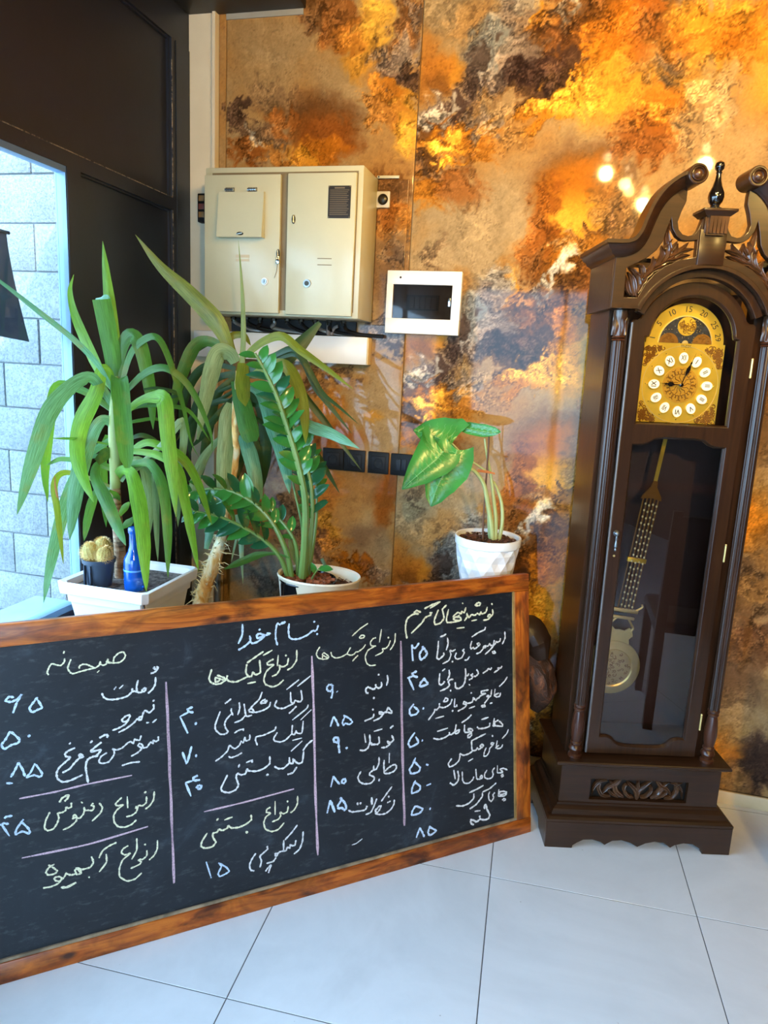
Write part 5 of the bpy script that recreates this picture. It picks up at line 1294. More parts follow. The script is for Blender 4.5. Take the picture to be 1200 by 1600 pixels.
strap(c5((300,1080),(320,1180),(325,1300),(332,1440)),34*kb,y2,LM['p'],YB,YB-.03,prof=([0,.3,.6,1],[.6,1,.7,.05])); strap(c5((330,1100),(300,1200),(270,1330)),14*kb,y2,LM['p'],YB,YB-.02); strap(c5((150,1000),(160,1150),(140,1260)),60*kb,y2,LM['t'],YB,YB-.03,prof=([0,.5,1],[.6,1,.4]))
# ---- zamioculcas
YZ=2.10; kz=1/1640
zz=thing('zamioculcas','glossy zamioculcas with arching feathered stems growing in the oval cream pot','plant',tuple(P2(465,918,YZ)))
M_stem=leafmat('zz_stem',(70,104,50),(112,140,70),.03,.35)
LZ={'g':leafmat('zz_leaf_green',(30,92,36),(58,126,52),.15,.16),'d':leafmat('zz_leaf_dark',(20,66,44),(36,94,60),.1,.18)}
def zstem(pts,r,i0,i1,ll,m,dys,seed,step=17,up=False):
    P=[P2(x,y,YZ+dy) for (x,y),dy in zip(c5(*pts),np.interp(np.linspace(0,1,len(pts)),np.linspace(0,1,len(dys)),dys))]; S=spl(P,8); n=len(S)
    st=B().tube(S,[r*(1-.72*k/n) for k in range(n)],8).build('stem',M_stem,zz,world=True); random.seed(seed)
    acc=[0]
    for k in range(1,n): acc.append(acc[-1]+(S[k]-S[k-1]).length)
    L=acc[-1]; u=i0; side=1; cam=Vector(CAMP)
    while u<=i1:
        k=min(int(np.searchsorted(acc,u*L)),n-2); c=S[k]; t=(S[k+1]-S[max(k-1,0)]).normalized(); d=(c-cam).normalized(); s=t.cross(d).normalized()*side
        f=ll*1.35*(.75+.5*math.sin(math.pi*min(1,(u-i0)/(1-i0)*.8+.15)))*random.uniform(.85,1.1); dirn=(t*.75+s*.8-d*random.uniform(-.1,.5)+Vector((0,0,.1))).normalized()
        nn=(-d*.6+Vector((0,0,.8))+s*.2+Vector((random.uniform(-.3,.3),random.uniform(-.3,.3),0))).normalized(); wd=dirn.cross(nn).normalized(); nn=wd.cross(dirn)
        vs=[];fs=[]; m_=7
        for i in range(m_):
            q=i/(m_-1); w=f*.27*math.sin(math.pi*(q*.93+.05))**.75*(1 if q<.98 else .1); cc=c+dirn*(f*q)+nn*(-.25*f*q*q)
            for z in (-1,0,1): vs.append(cc+wd*(z*w)+nn*(abs(z)*w*.3))
        for i in range(m_-1):
            for z in (0,1): fs.append((i*3+z,i*3+z+1,i*3+z+4,i*3+z+3))
        B().add(vs,fs).build('leaflet',LZ[m if random.random()<.75 else ('d' if m=='g' else 'g')],st,world=True,smooth=80)
        side=-side; u+=step*1.3*kz/L
zstem(((640,1410),(655,1200),(655,1000),(615,800),(560,620),(515,480),(470,380),(430,300),(395,240)),.014,.42,1,.048,'g',[0,-.02,-.06],1,24)
zstem(((660,1400),(690,1150),(690,950),(650,780),(600,640),(560,500),(530,400)),.009,.30,.98,.044,'d',[.02,.05,.05],2,26)
zstem(((590,1430),(560,1280),(490,1130),(400,1030),(290,965),(170,945),(50,965)),.010,.36,1,.046,'g',[0,-.04,-.10],3,24)
zstem(((575,1440),(530,1310),(450,1220),(360,1160),(260,1110),(170,1080),(70,1060)),.009,.34,1,.052,'d',[0,-.06,-.14],4,25)
zstem(((620,1420),(610,1250),(560,1150),(480,1060),(440,1000)),.008,.45,.98,.034,'g',[.02,0,-.02],5,30)
zstem(((650,1420),(640,1150),(600,950),(565,760),(540,640)),.006,.97,1,.03,'g',[.03,.05,.06],6,30)
zstem(((690,1420),(705,1390),(740,1345)),.004,.5,1,.03,'g',[0,-.02,-.03],7,30)
zstem(((675,1400),(715,1100),(712,900),(700,760)),.006,.5,1,.032,'d',[.04,.07,.08],8,34)
strap(c5((575,1305),(500,1285),(420,1290),(330,1325),(232,1366)),46*kz,zz,LM['g'],YZ-.02,YZ-.10,prof=([0,.3,.5,.8,1],[.2,.4,1,.9,.05]),tw=.4)
strap(c5((640,1380),(600,1290),(570,1200)),40*kz,zz,LM['o'],YZ+.04,YZ+.05); strap(c5((760,1345),(742,1310)),60*kz,zz,LM['d'],YZ-.03,YZ-.03,prof=([0,.5,1],[.3,1,.3]))
# ---- arrow-leaf philodendron in the faceted pot
YP=2.385
ph=thing('philodendron','arrow-leaved philodendron with three large glossy leaves in the small faceted pot','plant',tuple(P2(765,860,YP)))
def c6(*a): return [(600+x/3.75,640+y/3.75) for x,y in a]
t=NT('philodendron_leaf'); n=t.noise(t.coord(),8,3); c=t.ramp(n,[(.3,lin((34,98,40))),(.7,lin((66,140,56)))])
t.set(t.p.inputs['Base Color'],c); t.p.inputs['Roughness'].default_value=.24; M_ph=t.m; M_vein=leafmat('leaf_vein',(100,160,84),(128,184,100),.1,.5)
M_pst=leafmat('pale_stem',(150,164,96),(188,196,130),.05,.35)
def pleaf(mid,outline_w,y0,y1,seed,lob=True,tilt=0):
    """mid: pixel midrib from attachment to tip; outline_w: half widths (px) right/left along the midrib"""
    S=spl([P2(x,y,y0+(y1-y0)*k/(len(mid)-1)) for k,(x,y) in enumerate(mid)],6); n=len(S); cam=Vector(CAMP); m=10; vs=[];fs=[]
    for k,c in enumerate(S):
        t_=(S[min(k+1,n-1)]-S[max(k-1,0)]).normalized(); d=(c-cam).normalized(); s=t_.cross(d).normalized(); nn=s.cross(t_); u=k/(n-1)
        for q in range(-m,m+1):
            z=q/m; wl_=np.interp(u,outline_w[0],outline_w[1 if z<0 else 2])*.00205
            back=-t_*(abs(z)**1.5)*(.030*(1-u) if lob else .0); vein=math.sin((u*9+abs(z)*2.6)*2*math.pi)
            vs.append(c+s*(z*wl_)+back-nn*(-abs(z)*wl_*.22+z*z*wl_*.25)+nn*(.0018*vein*(1-abs(z)**3)*min(1,abs(z)*5)))
    w=2*m+1
    for k in range(n-1):
        for q in range(2*m): fs.append((k*w+q,k*w+q+1,(k+1)*w+q+1,(k+1)*w+q))
    o=B().add(vs,fs).build('leaf',M_ph,ph,world=True,smooth=80)
    b=B(); b.tube([Vector(v)-Vector((0,.0015,0)) for v in S[:-1]],[.0017*(1-.8*k/n) for k in range(n-1)],6)
    W=[ROOT[o.name]@v.co for v in o.data.vertices]
    for k in range(2,n-3,3):
        for sg in (-1,1):
            pts=[]
            for i in range(0,8): kk=min(n-1,k+int(i*.35)); pts.append(W[kk*w+m+sg*i]-Vector((0,.0012,0)))
            b.tube(pts,[.0009-.00009*i for i in range(8)],4,cap=False)
    b.build('veins',M_vein,o,world=True); return o
pleaf(c6((400,200),(350,180),(290,155),(220,135),(172,120)),([0,.2,.5,.8,1],[38,44,34,18,1],[10,22,18,10,1]),YP-.06,YP-.10,1)
pleaf(c6((350,245),(310,290),(250,340),(180,400),(106,468)),([0,.15,.4,.7,.9,1],[46,50,40,24,10,1],[24,30,28,20,8,1]),YP-.10,YP-.16,2)
pleaf(c6((430,235),(400,300),(350,380),(310,460),(276,568)),([0,.2,.45,.75,.92,1],[30,34,30,22,12,1],[22,30,36,28,14,1]),YP-.08,YP-.13,3)
pleaf(c6((410,92),(480,108),(560,125),(630,132),(684,130)),([0,.3,.6,.85,1],[4,9,9,5,1],[5,11,12,8,1]),YP-.02,YP-.05,4,False)
def st_(pts,r0,r1,dy0=0,dy1=0,m=None,name='stem'):
    P=[P2(x,y,YP+dy0+(dy1-dy0)*k/(len(pts)-1)) for k,(x,y) in enumerate(c6(*pts))]; S=spl(P,6); return B().tube(S,list(np.linspace(r0,r1,len(S))),10).build(name,m or M_pst,ph,world=True)
st_(((638,835),(632,700),(610,560),(585,440),(540,370),(500,345),(460,340),(420,260)),.0095,.0042,0,-.07)
st_(((648,835),(655,650),(640,500),(625,380),(600,250),(590,170)),.008,.003,0,-.01); st_(((655,830),(690,680),(690,560),(665,470),(640,420)),.008,.004,.01,.02)
st_(((628,835),(615,650),(620,560)),.008,.004,.01,.01); st_(((600,360),(540,320),(480,280),(400,200)),.0035,.0028,-.02,-.06)
M_stk=mat('brown_stake',(96,64,44),.6); st_(((576,840),(582,650),(598,420),(612,230),(616,105)),.0035,.0026,-.02,-.02,M_stk,'stake')
b=B(); random.seed(3)
for k in range(5):
    P=[P2(*c6((x,y))[0],YP-.025) for x,y in ((550+random.uniform(-8,8),350+k*4),(600,358+random.uniform(-12,12)),(650,378+random.uniform(-8,8)))]; b.tube(spl(P,4),.0012,5)
b.build('twine',mat('orange_twine',(190,110,50),.8),ph,world=True)
# ---- dark cloth hanging outside the window
x=LX-.115
ch=thing('hanging_cloth','dark cloth hanging in front of the block wall outside the left window','cloth',(x,1.6,1.82))
b=B(); vs=[];fs=[]; ny,nz=26,18
for i in range(ny+1):
    for j in range(nz+1):
        u=i/ny; v=j/nz; y=1.30+u*(.48+.050*v**1.5); z=1.838-v*(.29)-.012*math.sin(u*7)*v
        vs.append((x+.012*math.sin(u*19+v*1.5)*(.4+v),y,z))
for i in range(ny):
    for j in range(nz): a=i*(nz+1)+j; fs.append((a,a+nz+1,a+nz+2,a+1))
b.add(vs,fs); b.build('cloth',mat('navy_cloth',(38,44,54),.8),ch,world=True,smooth=80)
B().tube([(x,1.29,1.842),(x,1.79,1.842)],.005,8).build('rod',M_black,ch,world=True)
for y in (1.34,1.72): B().tube([(x,y,1.842),(x,y,WZ1-.006)],.0018,6).build('cord',M_black,ch,world=True)
# ---- dining chair (seen reflected in the clock's glass)
M_le=mat('brown_leatherette',(44,34,34),.4)
chn=thing('dining_chair','dark upholstered dining chair seen as a reflection in the clock glass','chair',(1.135,1.53,0),(0,0,rad(28)))
b=B()
for sx in (-1,1):
    B().add([(sx*.20-.02,.20,0),(sx*.20+.02,.20,0),(sx*.20+.02,.24,0),(sx*.20-.02,.24,0),(sx*.20-.02,.18,.45),(sx*.20+.02,.18,.45),(sx*.20+.02,.225,.45),(sx*.20-.02,.225,.45),(sx*.20-.018,.25,1.0),(sx*.20+.018,.25,1.0),(sx*.20+.018,.28,1.0),(sx*.20-.018,.28,1.0)],[(0,3,2,1),(0,1,5,4),(1,2,6,5),(2,3,7,6),(3,0,4,7),(4,5,9,8),(5,6,10,9),(6,7,11,10),(7,4,8,11),(8,9,10,11)]).build('leg',M_w,chn)
    B().frus(sx*.20-.016,sx*.20+.016,-.20,-.168,0,sx*.20-.021,sx*.20+.021,-.21,-.168,.44).build('leg',M_w,chn)
B().cbox(-.225,.225,-.22,.20,.44,.50,.02).build('seat',M_le,chn); B().frus(-.20,.20,.185,.225,.58,-.20,.20,.24,.28,.98).build('backrest',M_le,chn)
# ceiling spot housings for every bulb, the two unseen wall-warming ones included
M_bulb=bpy.data.materials.new('glowing_bulb'); M_bulb.use_nodes=True; p=M_bulb.node_tree.nodes['Principled BSDF']; p.inputs['Emission Color'].default_value=(1,.66,.30,1); p.inputs['Emission Strength'].default_value=60
LAB=['warm glowing leftmost ceiling','warm glowing second nearest the clock top','warm glowing middle-row ceiling','tiny warm ceiling','tiny warm lower-row ceiling','unseen right-hand wall-warming','added unseen rearmost wall-warming']
for i,((x,y,z),e) in enumerate(BULBS):
    s=.019 if e>10 else .009
    t_=thing('pendant_lamp',LAB[i]+' pendant bulb on a black cord','lamp',(x,y,z),group='pendant bulbs')
    B().tube([(x,y,CEIL-.001),(x,y,z+.075)],.003,6).build('cord',M_black,t_,world=True); B().lathe([(.014,.03),(.016,.035),(.016,.07),(.008,.08)],14,Matrix.Translation((x,y,z))).build('socket',M_black,t_,world=True)
    B().ball((x,y,z),s,16,10,sc=(1,1,1.15)).build('bulb',M_bulb,t_,world=True)
# ------------------------------------------------------------------ chalk writing (Persian menu) on the slate
CH="""1|P|2.6|105,932 300,895 480,852 718,805
1|B|3.6|0,1076 22,1066 48,1070;24,1040 34,1030 68,1025;6,1068 52,1136
1|B|3.4|128,1044 92,1094 84,1126 122,1110 160,1122 156,1096 112,1054
1|P|3.0|118,1255 480,1180 805,1083
1|B|3.6|76,382 50,378 30,400 62,406 98,388 118,364 92,408 70,468
1|B|3.6|205,380 180,410 160,442 176,462 206,448 228,436 204,394
1|B|3.6|56,565 30,610 8,640 24,662 62,640 96,630 106,610 60,568;154,586 162,596
1|B|3.6|100,735 84,772 58,816;100,735 124,776 136,812;34,848 70,848
1|B|3.2|190,740 166,790 144,816 186,804 216,814 229,796 194,745
1|P|3.6|903,300 910,500 920,750 935,1100 948,1390
2|P|2.6|280,1132 500,1080 780,1005
2|B|3.8|148,602 192,580;218,550 190,562 196,576 222,580;146,602 190,696;228,640 240,644
2|B|3.6|160,800 184,862 200,812 211,768;230,822 242,820
2|B|3.8|175,972 216,960;246,930 220,944 226,958 258,955;178,972 208,1046;250,984 266,990 256,1006 240,996 250,984
2|P|3.4|68,410 80,600 95,1000 112,1530
3|W|1.8|272,1522 300,1512 336,1484
3|P|4.0|28,370 40,700 50,1200 65,1585
3|P|3.6|572,280 575,700 580,1000 595,1405
4|B|3.8|158,490 130,505 140,520 164,526;100,532 134,520;106,526 140,602
4|B|4.0|206,530 180,560 178,582 222,566 202,538
4|B|3.4|140,685 114,720 120,752 152,746 167,725 138,700;192,710 200,714
4|B|3.4|146,855 120,890 107,920 120,942 167,915 150,880;186,902 194,904
4|B|3.4|150,1005 130,1050 114,1075 125,1100 166,1090 177,1065 144,1030;212,1044 226,1050
4|B|3.4|150,1140 130,1185 129,1217 172,1200 177,1175 148,1153;214,1171 242,1160
4|B|3.4|150,1290 130,1325 129,1347 172,1336 192,1310 152,1293;232,1308 240,1310
4|B|3.4|176,1420 154,1482;176,1424 190,1450 202,1477
4|B|3.4|236,1410 224,1450 236,1467 272,1440 232,1418
4|P|3.6|62,310 68,700 78,1200 83,1410
A|Y|2.6|648,145 655,175 700,185 760,180 800,150 815,115 795,82 750,95 710,135 698,182 640,180 655,145;648,150 640,190 610,207 582,195 580,168;580,170 570,205 530,232 490,215;383,240 385,215 415,198 455,200 490,215 525,232 470,245 395,265 325,285 295,270 275,230 305,150;245,142 243,175 210,208 175,205 128,192 105,215 90,250 82,275 96,298;242,72 236,98;572,255 550,275
N|W|3.0|1010,75 985,95 1005,115 1045,110 1060,90 1030,72;1050,105 1020,150 970,180 930,185;1015,250 1010,370 960,460 885,528;840,430 790,465 790,500 830,490 850,450 820,430;800,500 740,515 705,500 690,420 718,298;705,500 650,490 612,500 622,440;612,505 540,570 450,605 330,630 200,630 130,590 100,520;345,412 305,465;465,385 395,448
B|W|2.9|1065,135 1068,180 1020,225 985,200 960,225 935,300 905,295 920,270 945,265;935,300 895,290 860,330 780,390 700,430;825,245 775,260 735,300 760,320 800,300 825,250;810,290 770,345 700,385 637,408;1066,98;1100,290 1055,328;1020,325 990,330
B|W|2.7|1115,470 1115,510 1085,525 1065,510 1060,545 1035,530 1000,580 960,590 950,560 920,545 905,570 945,595 900,640 832,678;937,460 920,510 880,505 868,500 855,545 830,525 795,540 740,590 680,612 640,600 655,620 655,660 600,735 530,752 497,735 520,680 582,640;735,775 830,745 925,735
B|W|3.4|500,488 560,455 590,460 580,485;525,530 460,580 410,630 515,610 500,640 470,675 440,680 395,700 370,730 360,800 385,955;430,515 405,540;470,660 480,685
B|W|3.2|250,590 180,620 145,650 155,680 200,690 150,735 80,800 55,860 70,915 120,945 200,930 330,870;335,670 300,655 290,675 335,685 290,700 240,750 190,810 115,850;195,545
C|B|3.4|372,95 370,200 330,290;442,210 450,260 400,310 330,352;610,185 645,185;650,185 620,200 590,205 545,190 515,200 520,235 600,205 520,270 470,285 445,265;540,150
C|B|3.0|800,75 770,78 740,100 715,90 700,160 700,240 718,305;740,100 790,85;833,90 825,160 835,225 870,245 930,240 1010,205 1065,160 1085,165 1105,150 1120,105;1080,72;1108,193
C|Y|2.7|907,350 905,450 860,520 812,550;825,430 815,490 780,515 750,515 735,500 740,540 710,590 662,612;800,405;725,400 715,510;680,440 640,460 615,480 625,500 680,495 610,560 582,640 600,690 670,715 730,690 778,645
C|Y|3.0|668,352 575,405;580,365 500,420 415,480;540,450 548,570 500,595 475,570 460,610 430,610 405,570 415,490;430,610 390,630 310,665 240,660 215,630 225,600;215,640 160,680 105,688 60,670 42,630 68,540;120,600 190,625 200,650 160,640 105,625 110,670 150,650;420,683 505,665
D|W|2.8|1100,110 950,230;968,155 830,265;990,270 1002,370 975,400 925,385 910,415 880,400 875,290;905,420 860,440 800,470 740,470 700,440 725,380;940,445 890,500 855,528
D|W|2.7|655,400 640,450 590,485 535,505 490,515 425,510 420,485 450,475 475,510;562,290 530,370 460,440 410,500;600,370 560,390 545,415 600,410 615,385 580,400;362,420 380,540 400,560 450,545;380,545 330,600 255,630;308,405 315,470 292,545;225,470 220,500 240,550;220,535 170,590 148,640 160,690 185,730 150,755 100,755 50,710 45,650 100,505;150,420 185,395 220,365
D|W|2.5|1105,485 985,600;1070,430 1050,475 895,600;1015,610 1000,740 950,745 935,720 920,760 890,750 895,655;890,750 820,820 760,842 700,830 690,800 730,735;895,825 1000,798
D|W|2.6|715,670 700,710 640,740 570,770 500,785 488,820 510,880;425,760 425,810 385,830 370,790 355,850 330,835 310,880 265,915 235,905 200,880 180,940 110,1010 45,1055;255,745 300,715 355,700 350,720;190,1000 220,1015 290,990 340,960
D|W|3.0|1120,820 1060,870 1010,940;1005,830 880,945;1020,945 1005,1060 965,1080 930,1060 905,1030 900,1080 865,1070 862,1010;865,1070 800,1130 740,1135 695,1110;945,1115 900,1180 840,1200
D|W|3.0|645,1000 645,1080 580,1135 500,1165 415,1160 395,1140 380,1190 330,1205 290,1190 275,1230 290,1280 300,1320 270,1370 200,1400 130,1390 110,1350 180,1205;385,1070 460,1040;440,1060 462,1058;313,1085 300,1125;620,1190 620,1215
E|Y|2.2|1022,235 1015,340 985,405 955,445;960,325 935,390 900,425 860,430 870,455 850,480 770,518;935,290;848,185 822,350;780,290 740,305 710,350 720,390 780,395;760,400 680,450 645,530 665,610 710,640 778,632
E|Y|2.2|680,112 580,180 480,272;648,375 620,420 560,465 530,470 500,500 460,510 420,490 465,410;420,490 350,530 280,545 230,520 215,470;570,290 600,260 635,265 625,290 585,298 570,285;555,510 520,545 485,585;190,545 150,530 110,505 130,480 185,520 180,550 120,560 60,545 35,500 50,450 80,405;110,560 110,510
I|W|3.0|900,85 910,150 890,225;820,175 825,230 790,260 750,240 745,205;748,245 720,275 680,260 640,245 612,275 620,320 650,325;785,90 785,65;720,405 722,375
I|W|2.8|912,510 890,570 850,590 900,580 955,595 960,570 912,515;850,590 800,575 795,600 845,610 850,590;845,610 800,660 715,698;720,600 715,640 680,665 595,700;708,545
I|W|3.0|960,890 985,950 950,985 905,980;905,960 910,990 935,1010 880,1050 820,1055;940,800 955,780 985,762;720,838 835,805;785,905 795,980 770,1010 700,1010 680,985;665,880 670,980 640,1060 590,1095 530,1088;595,870 612,990;680,985 690,1015 730,1015
I|B|3.2|165,215 120,215 92,250 100,290 140,300 165,270 168,215 168,320 150,398;235,310 225,300
I|B|3.4|180,640 140,775;180,640 215,690 250,770
I|B|2.8|318,625 330,650 300,715 315,755 345,730 390,745 432,715 400,670 315,620
I|B|3.8|250,920 190,925 185,970 235,985 245,925 250,1030 262,1130;345,1070 370,1050
J|W|2.8|930,55 925,190;1010,210 1025,250 990,300 920,330 860,330;860,150 855,220 860,330;870,300 920,250 980,215 1015,212
J|W|2.8|790,110 790,190 755,270 720,280 720,225;720,280 670,320 665,350 720,375 725,410 680,460 590,470 530,440 508,380 550,300;795,400 788,435
J|W|2.7|995,680 990,740 950,810 880,865 800,880 745,865 745,800;965,505 900,590 820,705;820,760 800,810 760,860 745,830 790,770 825,765;760,665 725,760 680,850 610,880;745,800 745,870;905,710 912,725;930,695 940,712;920,640
J|W|4.6|692,650 697,750
J|W|2.8|615,770 630,775 600,820 520,835 430,845 378,822;500,720 508,755;545,715 540,745
J|B|3.4|180,365 145,515;180,365 215,420 265,475;345,400 300,415 290,450 325,460 345,430 330,405
J|B|4.4|135,690 95,865;135,690 165,760 200,850
J|B|3.8|272,650 285,690 240,760 250,800 290,790 330,820 352,790 335,730 275,655
K|Y|2.7|1092,65 1085,140 1050,195 1010,225;1022,110 1020,165 985,195 955,190 945,205 925,215 935,195;945,205 930,250 890,280 840,292;1020,65 1003,82;850,110 855,215;802,120 770,150 745,180 765,195 815,185 760,230 730,280 735,340 770,380 830,385 890,360 932,320
K|Y|2.8|600,170 628,210 610,260 535,332;548,170 530,190 555,200 540,235 500,235 470,235 465,205;470,215 460,265 425,305 385,300 365,310 375,275 395,285 395,330 340,380 275,410;440,170 450,160;350,165 350,205 320,215 305,205 300,235 265,255 230,260 240,300 225,350 190,400 140,415 112,390 125,320 160,250
K|Y|3.4|245,165 270,125 325,98 320,125 290,155
L|Y|2.6|1120,45 1118,120 1090,180 1045,222;1025,135 1025,180 990,215 965,215 950,225 975,235 960,260 880,297;1005,90 1015,75;935,28 935,130 890,215;860,92 815,120 798,155 830,175 880,160 810,220 780,300 785,370 850,408 920,390 980,335
L|Y|2.9|598,205 630,140 690,95 755,65;662,168 665,240 600,328;530,190 548,240 520,285 450,305 400,290;390,290 440,335 400,350 385,310 430,300 440,345;400,340 350,355 315,345 300,335;305,335 290,370 250,410 210,405 200,380 240,370 265,385 235,430 170,460 98,472;200,258 150,290 125,330 145,355 200,345 225,320 190,290 145,265;505,380 515,370
L|Y|4.0|258,465 310,465 395,422
M|Y|2.6|1042,55 1040,130 1010,190 970,222;950,155 940,210 900,230 870,215 875,250 850,285 790,310;943,108;820,105 820,240;775,165 740,185 735,215 775,225 730,260 708,320 725,380 785,405 850,385 910,318
M|Y|3.0|582,240 585,290 530,335 460,365 390,370 355,345;355,345 350,370 300,395 265,380;265,380 250,410 205,425 210,470 235,510 200,555 130,570 90,550 100,500 150,420;318,292 400,262;240,298 262,275;530,405 550,420
M|W|2.8|1097,405 1090,500 1060,580 1005,628;1040,340 980,420 915,490;1025,490 1015,540 985,545 970,535 965,570 940,560 930,590 905,595 905,490;905,595 860,610 830,650 820,625 850,620;830,660 800,700 735,720;740,550 745,580 690,630 670,650 685,700 670,760;630,620 590,680 568,740 580,785 615,795;725,800 745,770 780,735 765,780 755,815
M|B|2.8|140,705 190,865
M|B|2.8|262,715 290,750 258,820 275,848 320,830 365,800 340,760 268,718
F|Y|2.8|990,150 995,200 965,235 940,225 960,205 975,225 940,260 890,268;935,125 920,180 880,200 865,180 855,210 830,195 800,215 765,205;985,95;800,110 835,80 860,85 850,110 805,112;765,275 825,262
F|Y|2.8|765,205 740,240 715,195 720,230 690,275;705,130 690,185 660,175 655,200 620,185 570,230 640,235 655,265 600,270 570,250 640,215;675,82 668,92;650,270 560,290 505,290 498,250 520,150;605,355 690,345
F|Y|3.0|500,105 455,150 465,200 470,250 430,300 375,312 370,260 412,155;435,70 350,100 260,145;420,80 320,140;345,180 320,215;320,180 330,210 270,240 230,300 120,408;225,185 180,165 150,190 200,200 140,205 80,250 62,310 60,380 75,465
F|W|2.5|1122,390 1125,460 1095,525;1075,460 1070,490 1040,505 1030,495 1020,520 960,590 910,635;1010,480 1000,530 970,540 960,520 940,545 905,540;985,610 1010,600 1022,620 990,622
F|W|2.5|905,540 890,560 920,560 905,540;900,560 860,610 815,628;850,510 825,520 845,540 860,520 840,545 800,575 785,560 760,575 755,540 770,490;915,340 905,370 840,400 768,448
F|W|2.5|690,575 670,595 690,610 660,670 610,685 588,660 605,615;745,655 720,692 690,695;595,580 560,600 535,590 545,640 520,700 455,735;562,712
F|W|2.9|430,445 465,435 495,415;508,455 515,520 495,590;412,490 405,590 395,670 420,685 470,640 465,615
F|B|4.4|125,530 138,705
F|B|3.4|125,530 140,560 165,565 205,510
F|B|3.8|245,545 240,580 210,630 220,690 265,665 290,625 265,580 240,550
G|W|2.7|1030,170 1015,195 990,200 975,195 985,215 925,258;895,190 880,215 850,205 840,225 780,265;700,215 720,250 720,275 685,305 665,300;655,270 625,290 650,305 640,330 600,350
G|W|3.0|600,265 590,290 570,300;555,200 560,270 550,370 520,430 470,462 430,450 425,380;605,420 612,405
G|W|2.9|400,345 370,345 335,370 350,420 310,460 228,495;362,478 368,500;345,220 350,290 320,355;225,265 215,390 240,415 275,390 285,365;255,235 295,205
G|W|2.5|1098,310 1060,370 992,438;1010,515 1000,560 960,570 930,550 990,520;940,465 928,555;895,475 885,550 860,575 830,560 855,550 850,590 800,655;870,655 905,645
G|W|2.7|855,480 800,490 760,500 770,530 820,525 745,560 735,580 710,590 690,615 660,580 655,605 640,640 580,655;755,690 800,675 810,695 765,700;630,510 632,528;600,720 680,690;580,655 540,630 530,660 570,670 540,710 455,755
G|W|2.6|440,670 445,690 410,700;420,590 410,700;390,750;385,595 360,660 320,690 270,710 220,700;220,650 215,700 180,740 160,730 150,770 75,870;270,640 300,585 330,600 320,625 285,635;165,850 280,818
H|W|2.7|985,125 940,150 940,195 1030,205 1035,180 990,135;940,200 905,195;930,100 915,195;870,160 865,205 800,230 730,235 705,210;762,118 855,88
H|W|2.8|650,245 610,235 590,245 630,280 655,250;620,275 580,285 545,275 545,185;590,360 590,320 630,295 635,320 600,358;635,55 580,110 505,160;480,245 470,280 440,300 415,285 450,260 480,250;437,180 420,270 380,310 350,310 350,280;350,310 290,350 210,375 140,360;190,272 330,228
H|W|2.4|1112,245 1090,300 1030,365;1038,440 1020,480 980,495 950,480 990,450;968,390 950,490;915,415 885,425 900,445 925,420 900,460 870,490 860,540 830,585 795,592 800,540 825,480;905,330
H|W|2.7|770,440 745,460 770,480 790,450 760,435;765,480 730,505 710,485 690,515 655,520 640,500 635,395;820,300 720,350 630,395;655,520 600,560 530,580 485,560 485,590 470,650 420,700 355,730 335,690 380,620;590,660 655,622
H|W|2.5|1100,770 1050,750 1005,760 1040,800 970,808;970,710 968,808;1015,850 1035,825 1045,850 1020,860;935,740 905,780 915,830 895,870 845,885 805,865 805,820 835,770
H|W|2.5|765,840 745,860 770,880 775,850 755,838;755,885 715,890 700,870 690,755;665,855 650,895 600,940 545,940 520,900 515,790
H|W|3.0|455,780 470,850 455,920 405,965 355,935;405,770 425,890
H|W|2.6|1095,1060 1045,1045 990,1060 1010,1090 1090,1070 1060,1105 980,1110;990,1020 980,1110;1030,1160 1055,1140 1075,1155 1045,1170;955,935 870,1010 775,1055;935,1060 910,1095 920,1130 890,1175 860,1150 855,1090 870,1050
H|W|2.9|790,970 700,1020 605,1065;775,1065 775,1110 740,1160 690,1220 610,1275;665,1075 660,1140 600,1200 520,1235 435,1232
H|W|3.2|820,1210 800,1240 805,1275;820,1210 835,1280 870,1350 850,1400 800,1415 750,1405 740,1360;745,1405 700,1440 660,1420 625,1415 630,1460 665,1480;675,1305 750,1295"""
CRP={'A':(60,1005,6),'B':(80,1080,6.6667),'C':(320,960,6.3158),'D':(330,1040,7.0588),'E':(490,960,8),'F':(625,930,6.8571),'G':(660,1020,8.2759),'H':(660,1110,8.2759),'I':(500,1045,8.5714),'J':(500,1170,8.5714),'K':(50,1225,5.7143),'L':(50,1305,5.7143),'M':(300,1235,6.3158),'N':(150,1035,10.909),'1':(0,980,3.4786),'2':(240,950,3.5556),'3':(480,930,3.9),'4':(610,920,3.809)}
def chalk(name,c):
    t=NT(name); n=t.noise(t.coord(),330,3,.8); t.set(t.p.inputs['Base Color'],t.ramp(n,[(.30,lin(tuple(int(x*.50) for x in c))),(.52,lin(c))])); t.p.inputs['Roughness'].default_value=.9; return t.m
CM={'Y':chalk('yellow_chalk',(236,234,200)),'W':chalk('white_chalk',(232,232,232)),'B':chalk('blue_white_chalk',(206,226,250)),'P':chalk('pink_chalk',(214,182,196))}
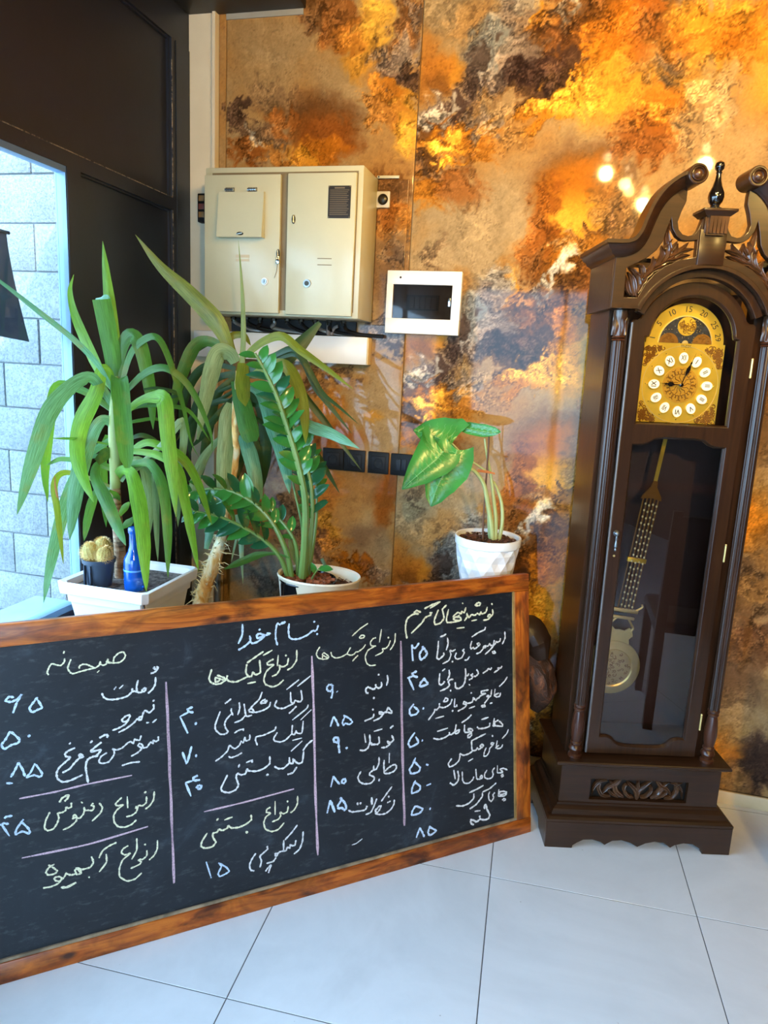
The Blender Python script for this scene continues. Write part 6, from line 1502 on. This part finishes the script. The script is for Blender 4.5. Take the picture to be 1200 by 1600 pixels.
def csp(p,k=5,g=.30):
    if len(p)<3: return list(p)
    out=[]
    for i in range(len(p)-1):
        b,c=p[i],p[i+1]; m0=((c-p[i-1])*g if i else (c-b)*g); m1=((p[i+2]-b)*g if i+2<len(p) else (c-b)*g)
        for j in range(k):
            t=j/k; out.append(b*(2*t**3-3*t*t+1)+m0*(t**3-2*t*t+t)+c*(3*t*t-2*t**3)+m1*(t**3-t*t))
    return out+[p[-1]]
nB=Vector(bn); O=Vector(BRp)-nB*.0092; 
def onboard(x,y):
    d=Vector(RX*(x-600)/CAMF-UX*(y-800)/CAMF+FX); t=(O-Vector(CAMP)).dot(nB)/d.dot(nB); return Vector(CAMP)+d*t,t
chalk_panel=[o for o in cb_.children if o.name.startswith('slate')][0]
for li,l in enumerate(CH.split('\n')):
    cr,co_,w,ss=l.split('|'); ox,oy,sc=CRP[cr]; b=B(); w=float(w)
    for si,s in enumerate(ss.split(';')):
        pts=[(ox+float(a.split(',')[0])/sc,oy+float(a.split(',')[1])/sc) for a in s.split()]
        ln=sum(math.dist(pts[q],pts[q+1]) for q in range(len(pts)-1)); dot=ln<4.5
        if len(pts)==1: pts=[(pts[0][0]-.9,pts[0][1]-1),(pts[0][0]+.9,pts[0][1]+1)]
        P3=[];T=0
        for p in pts: q,t=onboard(*p); P3.append(q); T=t
        S=csp(P3); n=len(S); ww=w*T/CAMF*.5*(.92 if not dot else 1.25); vs=[]; fs=[]
        if n==2: S=[S[0],S[0].lerp(S[1],.5),S[1]]; n=3
        for k,c in enumerate(S):
            tt=(S[min(k+1,n-1)]-S[max(k-1,0)]).normalized(); sd=tt.cross(nB); v=ww*(1+.22*math.sin(k*1.7+li)+.12*math.sin(k*4.1+si))*(.6 if k in (0,n-1) else 1)
            vs+=[c-sd*v+nB*.0001*(si%5),c+sd*v+nB*.0001*(si%5)]
        for k in range(n-1): fs.append((k*2,k*2+1,k*2+3,k*2+2))
        b.add(vs,fs)
    b.build('chalk_line' if co_=='P' else 'chalk_writing',CM[co_],chalk_panel,world=True,smooth=0,label={'P':'pink chalk dividing line','Y':'pale yellow chalk writing','W':'white chalk writing','B':'bluish white chalk writing'}[co_])
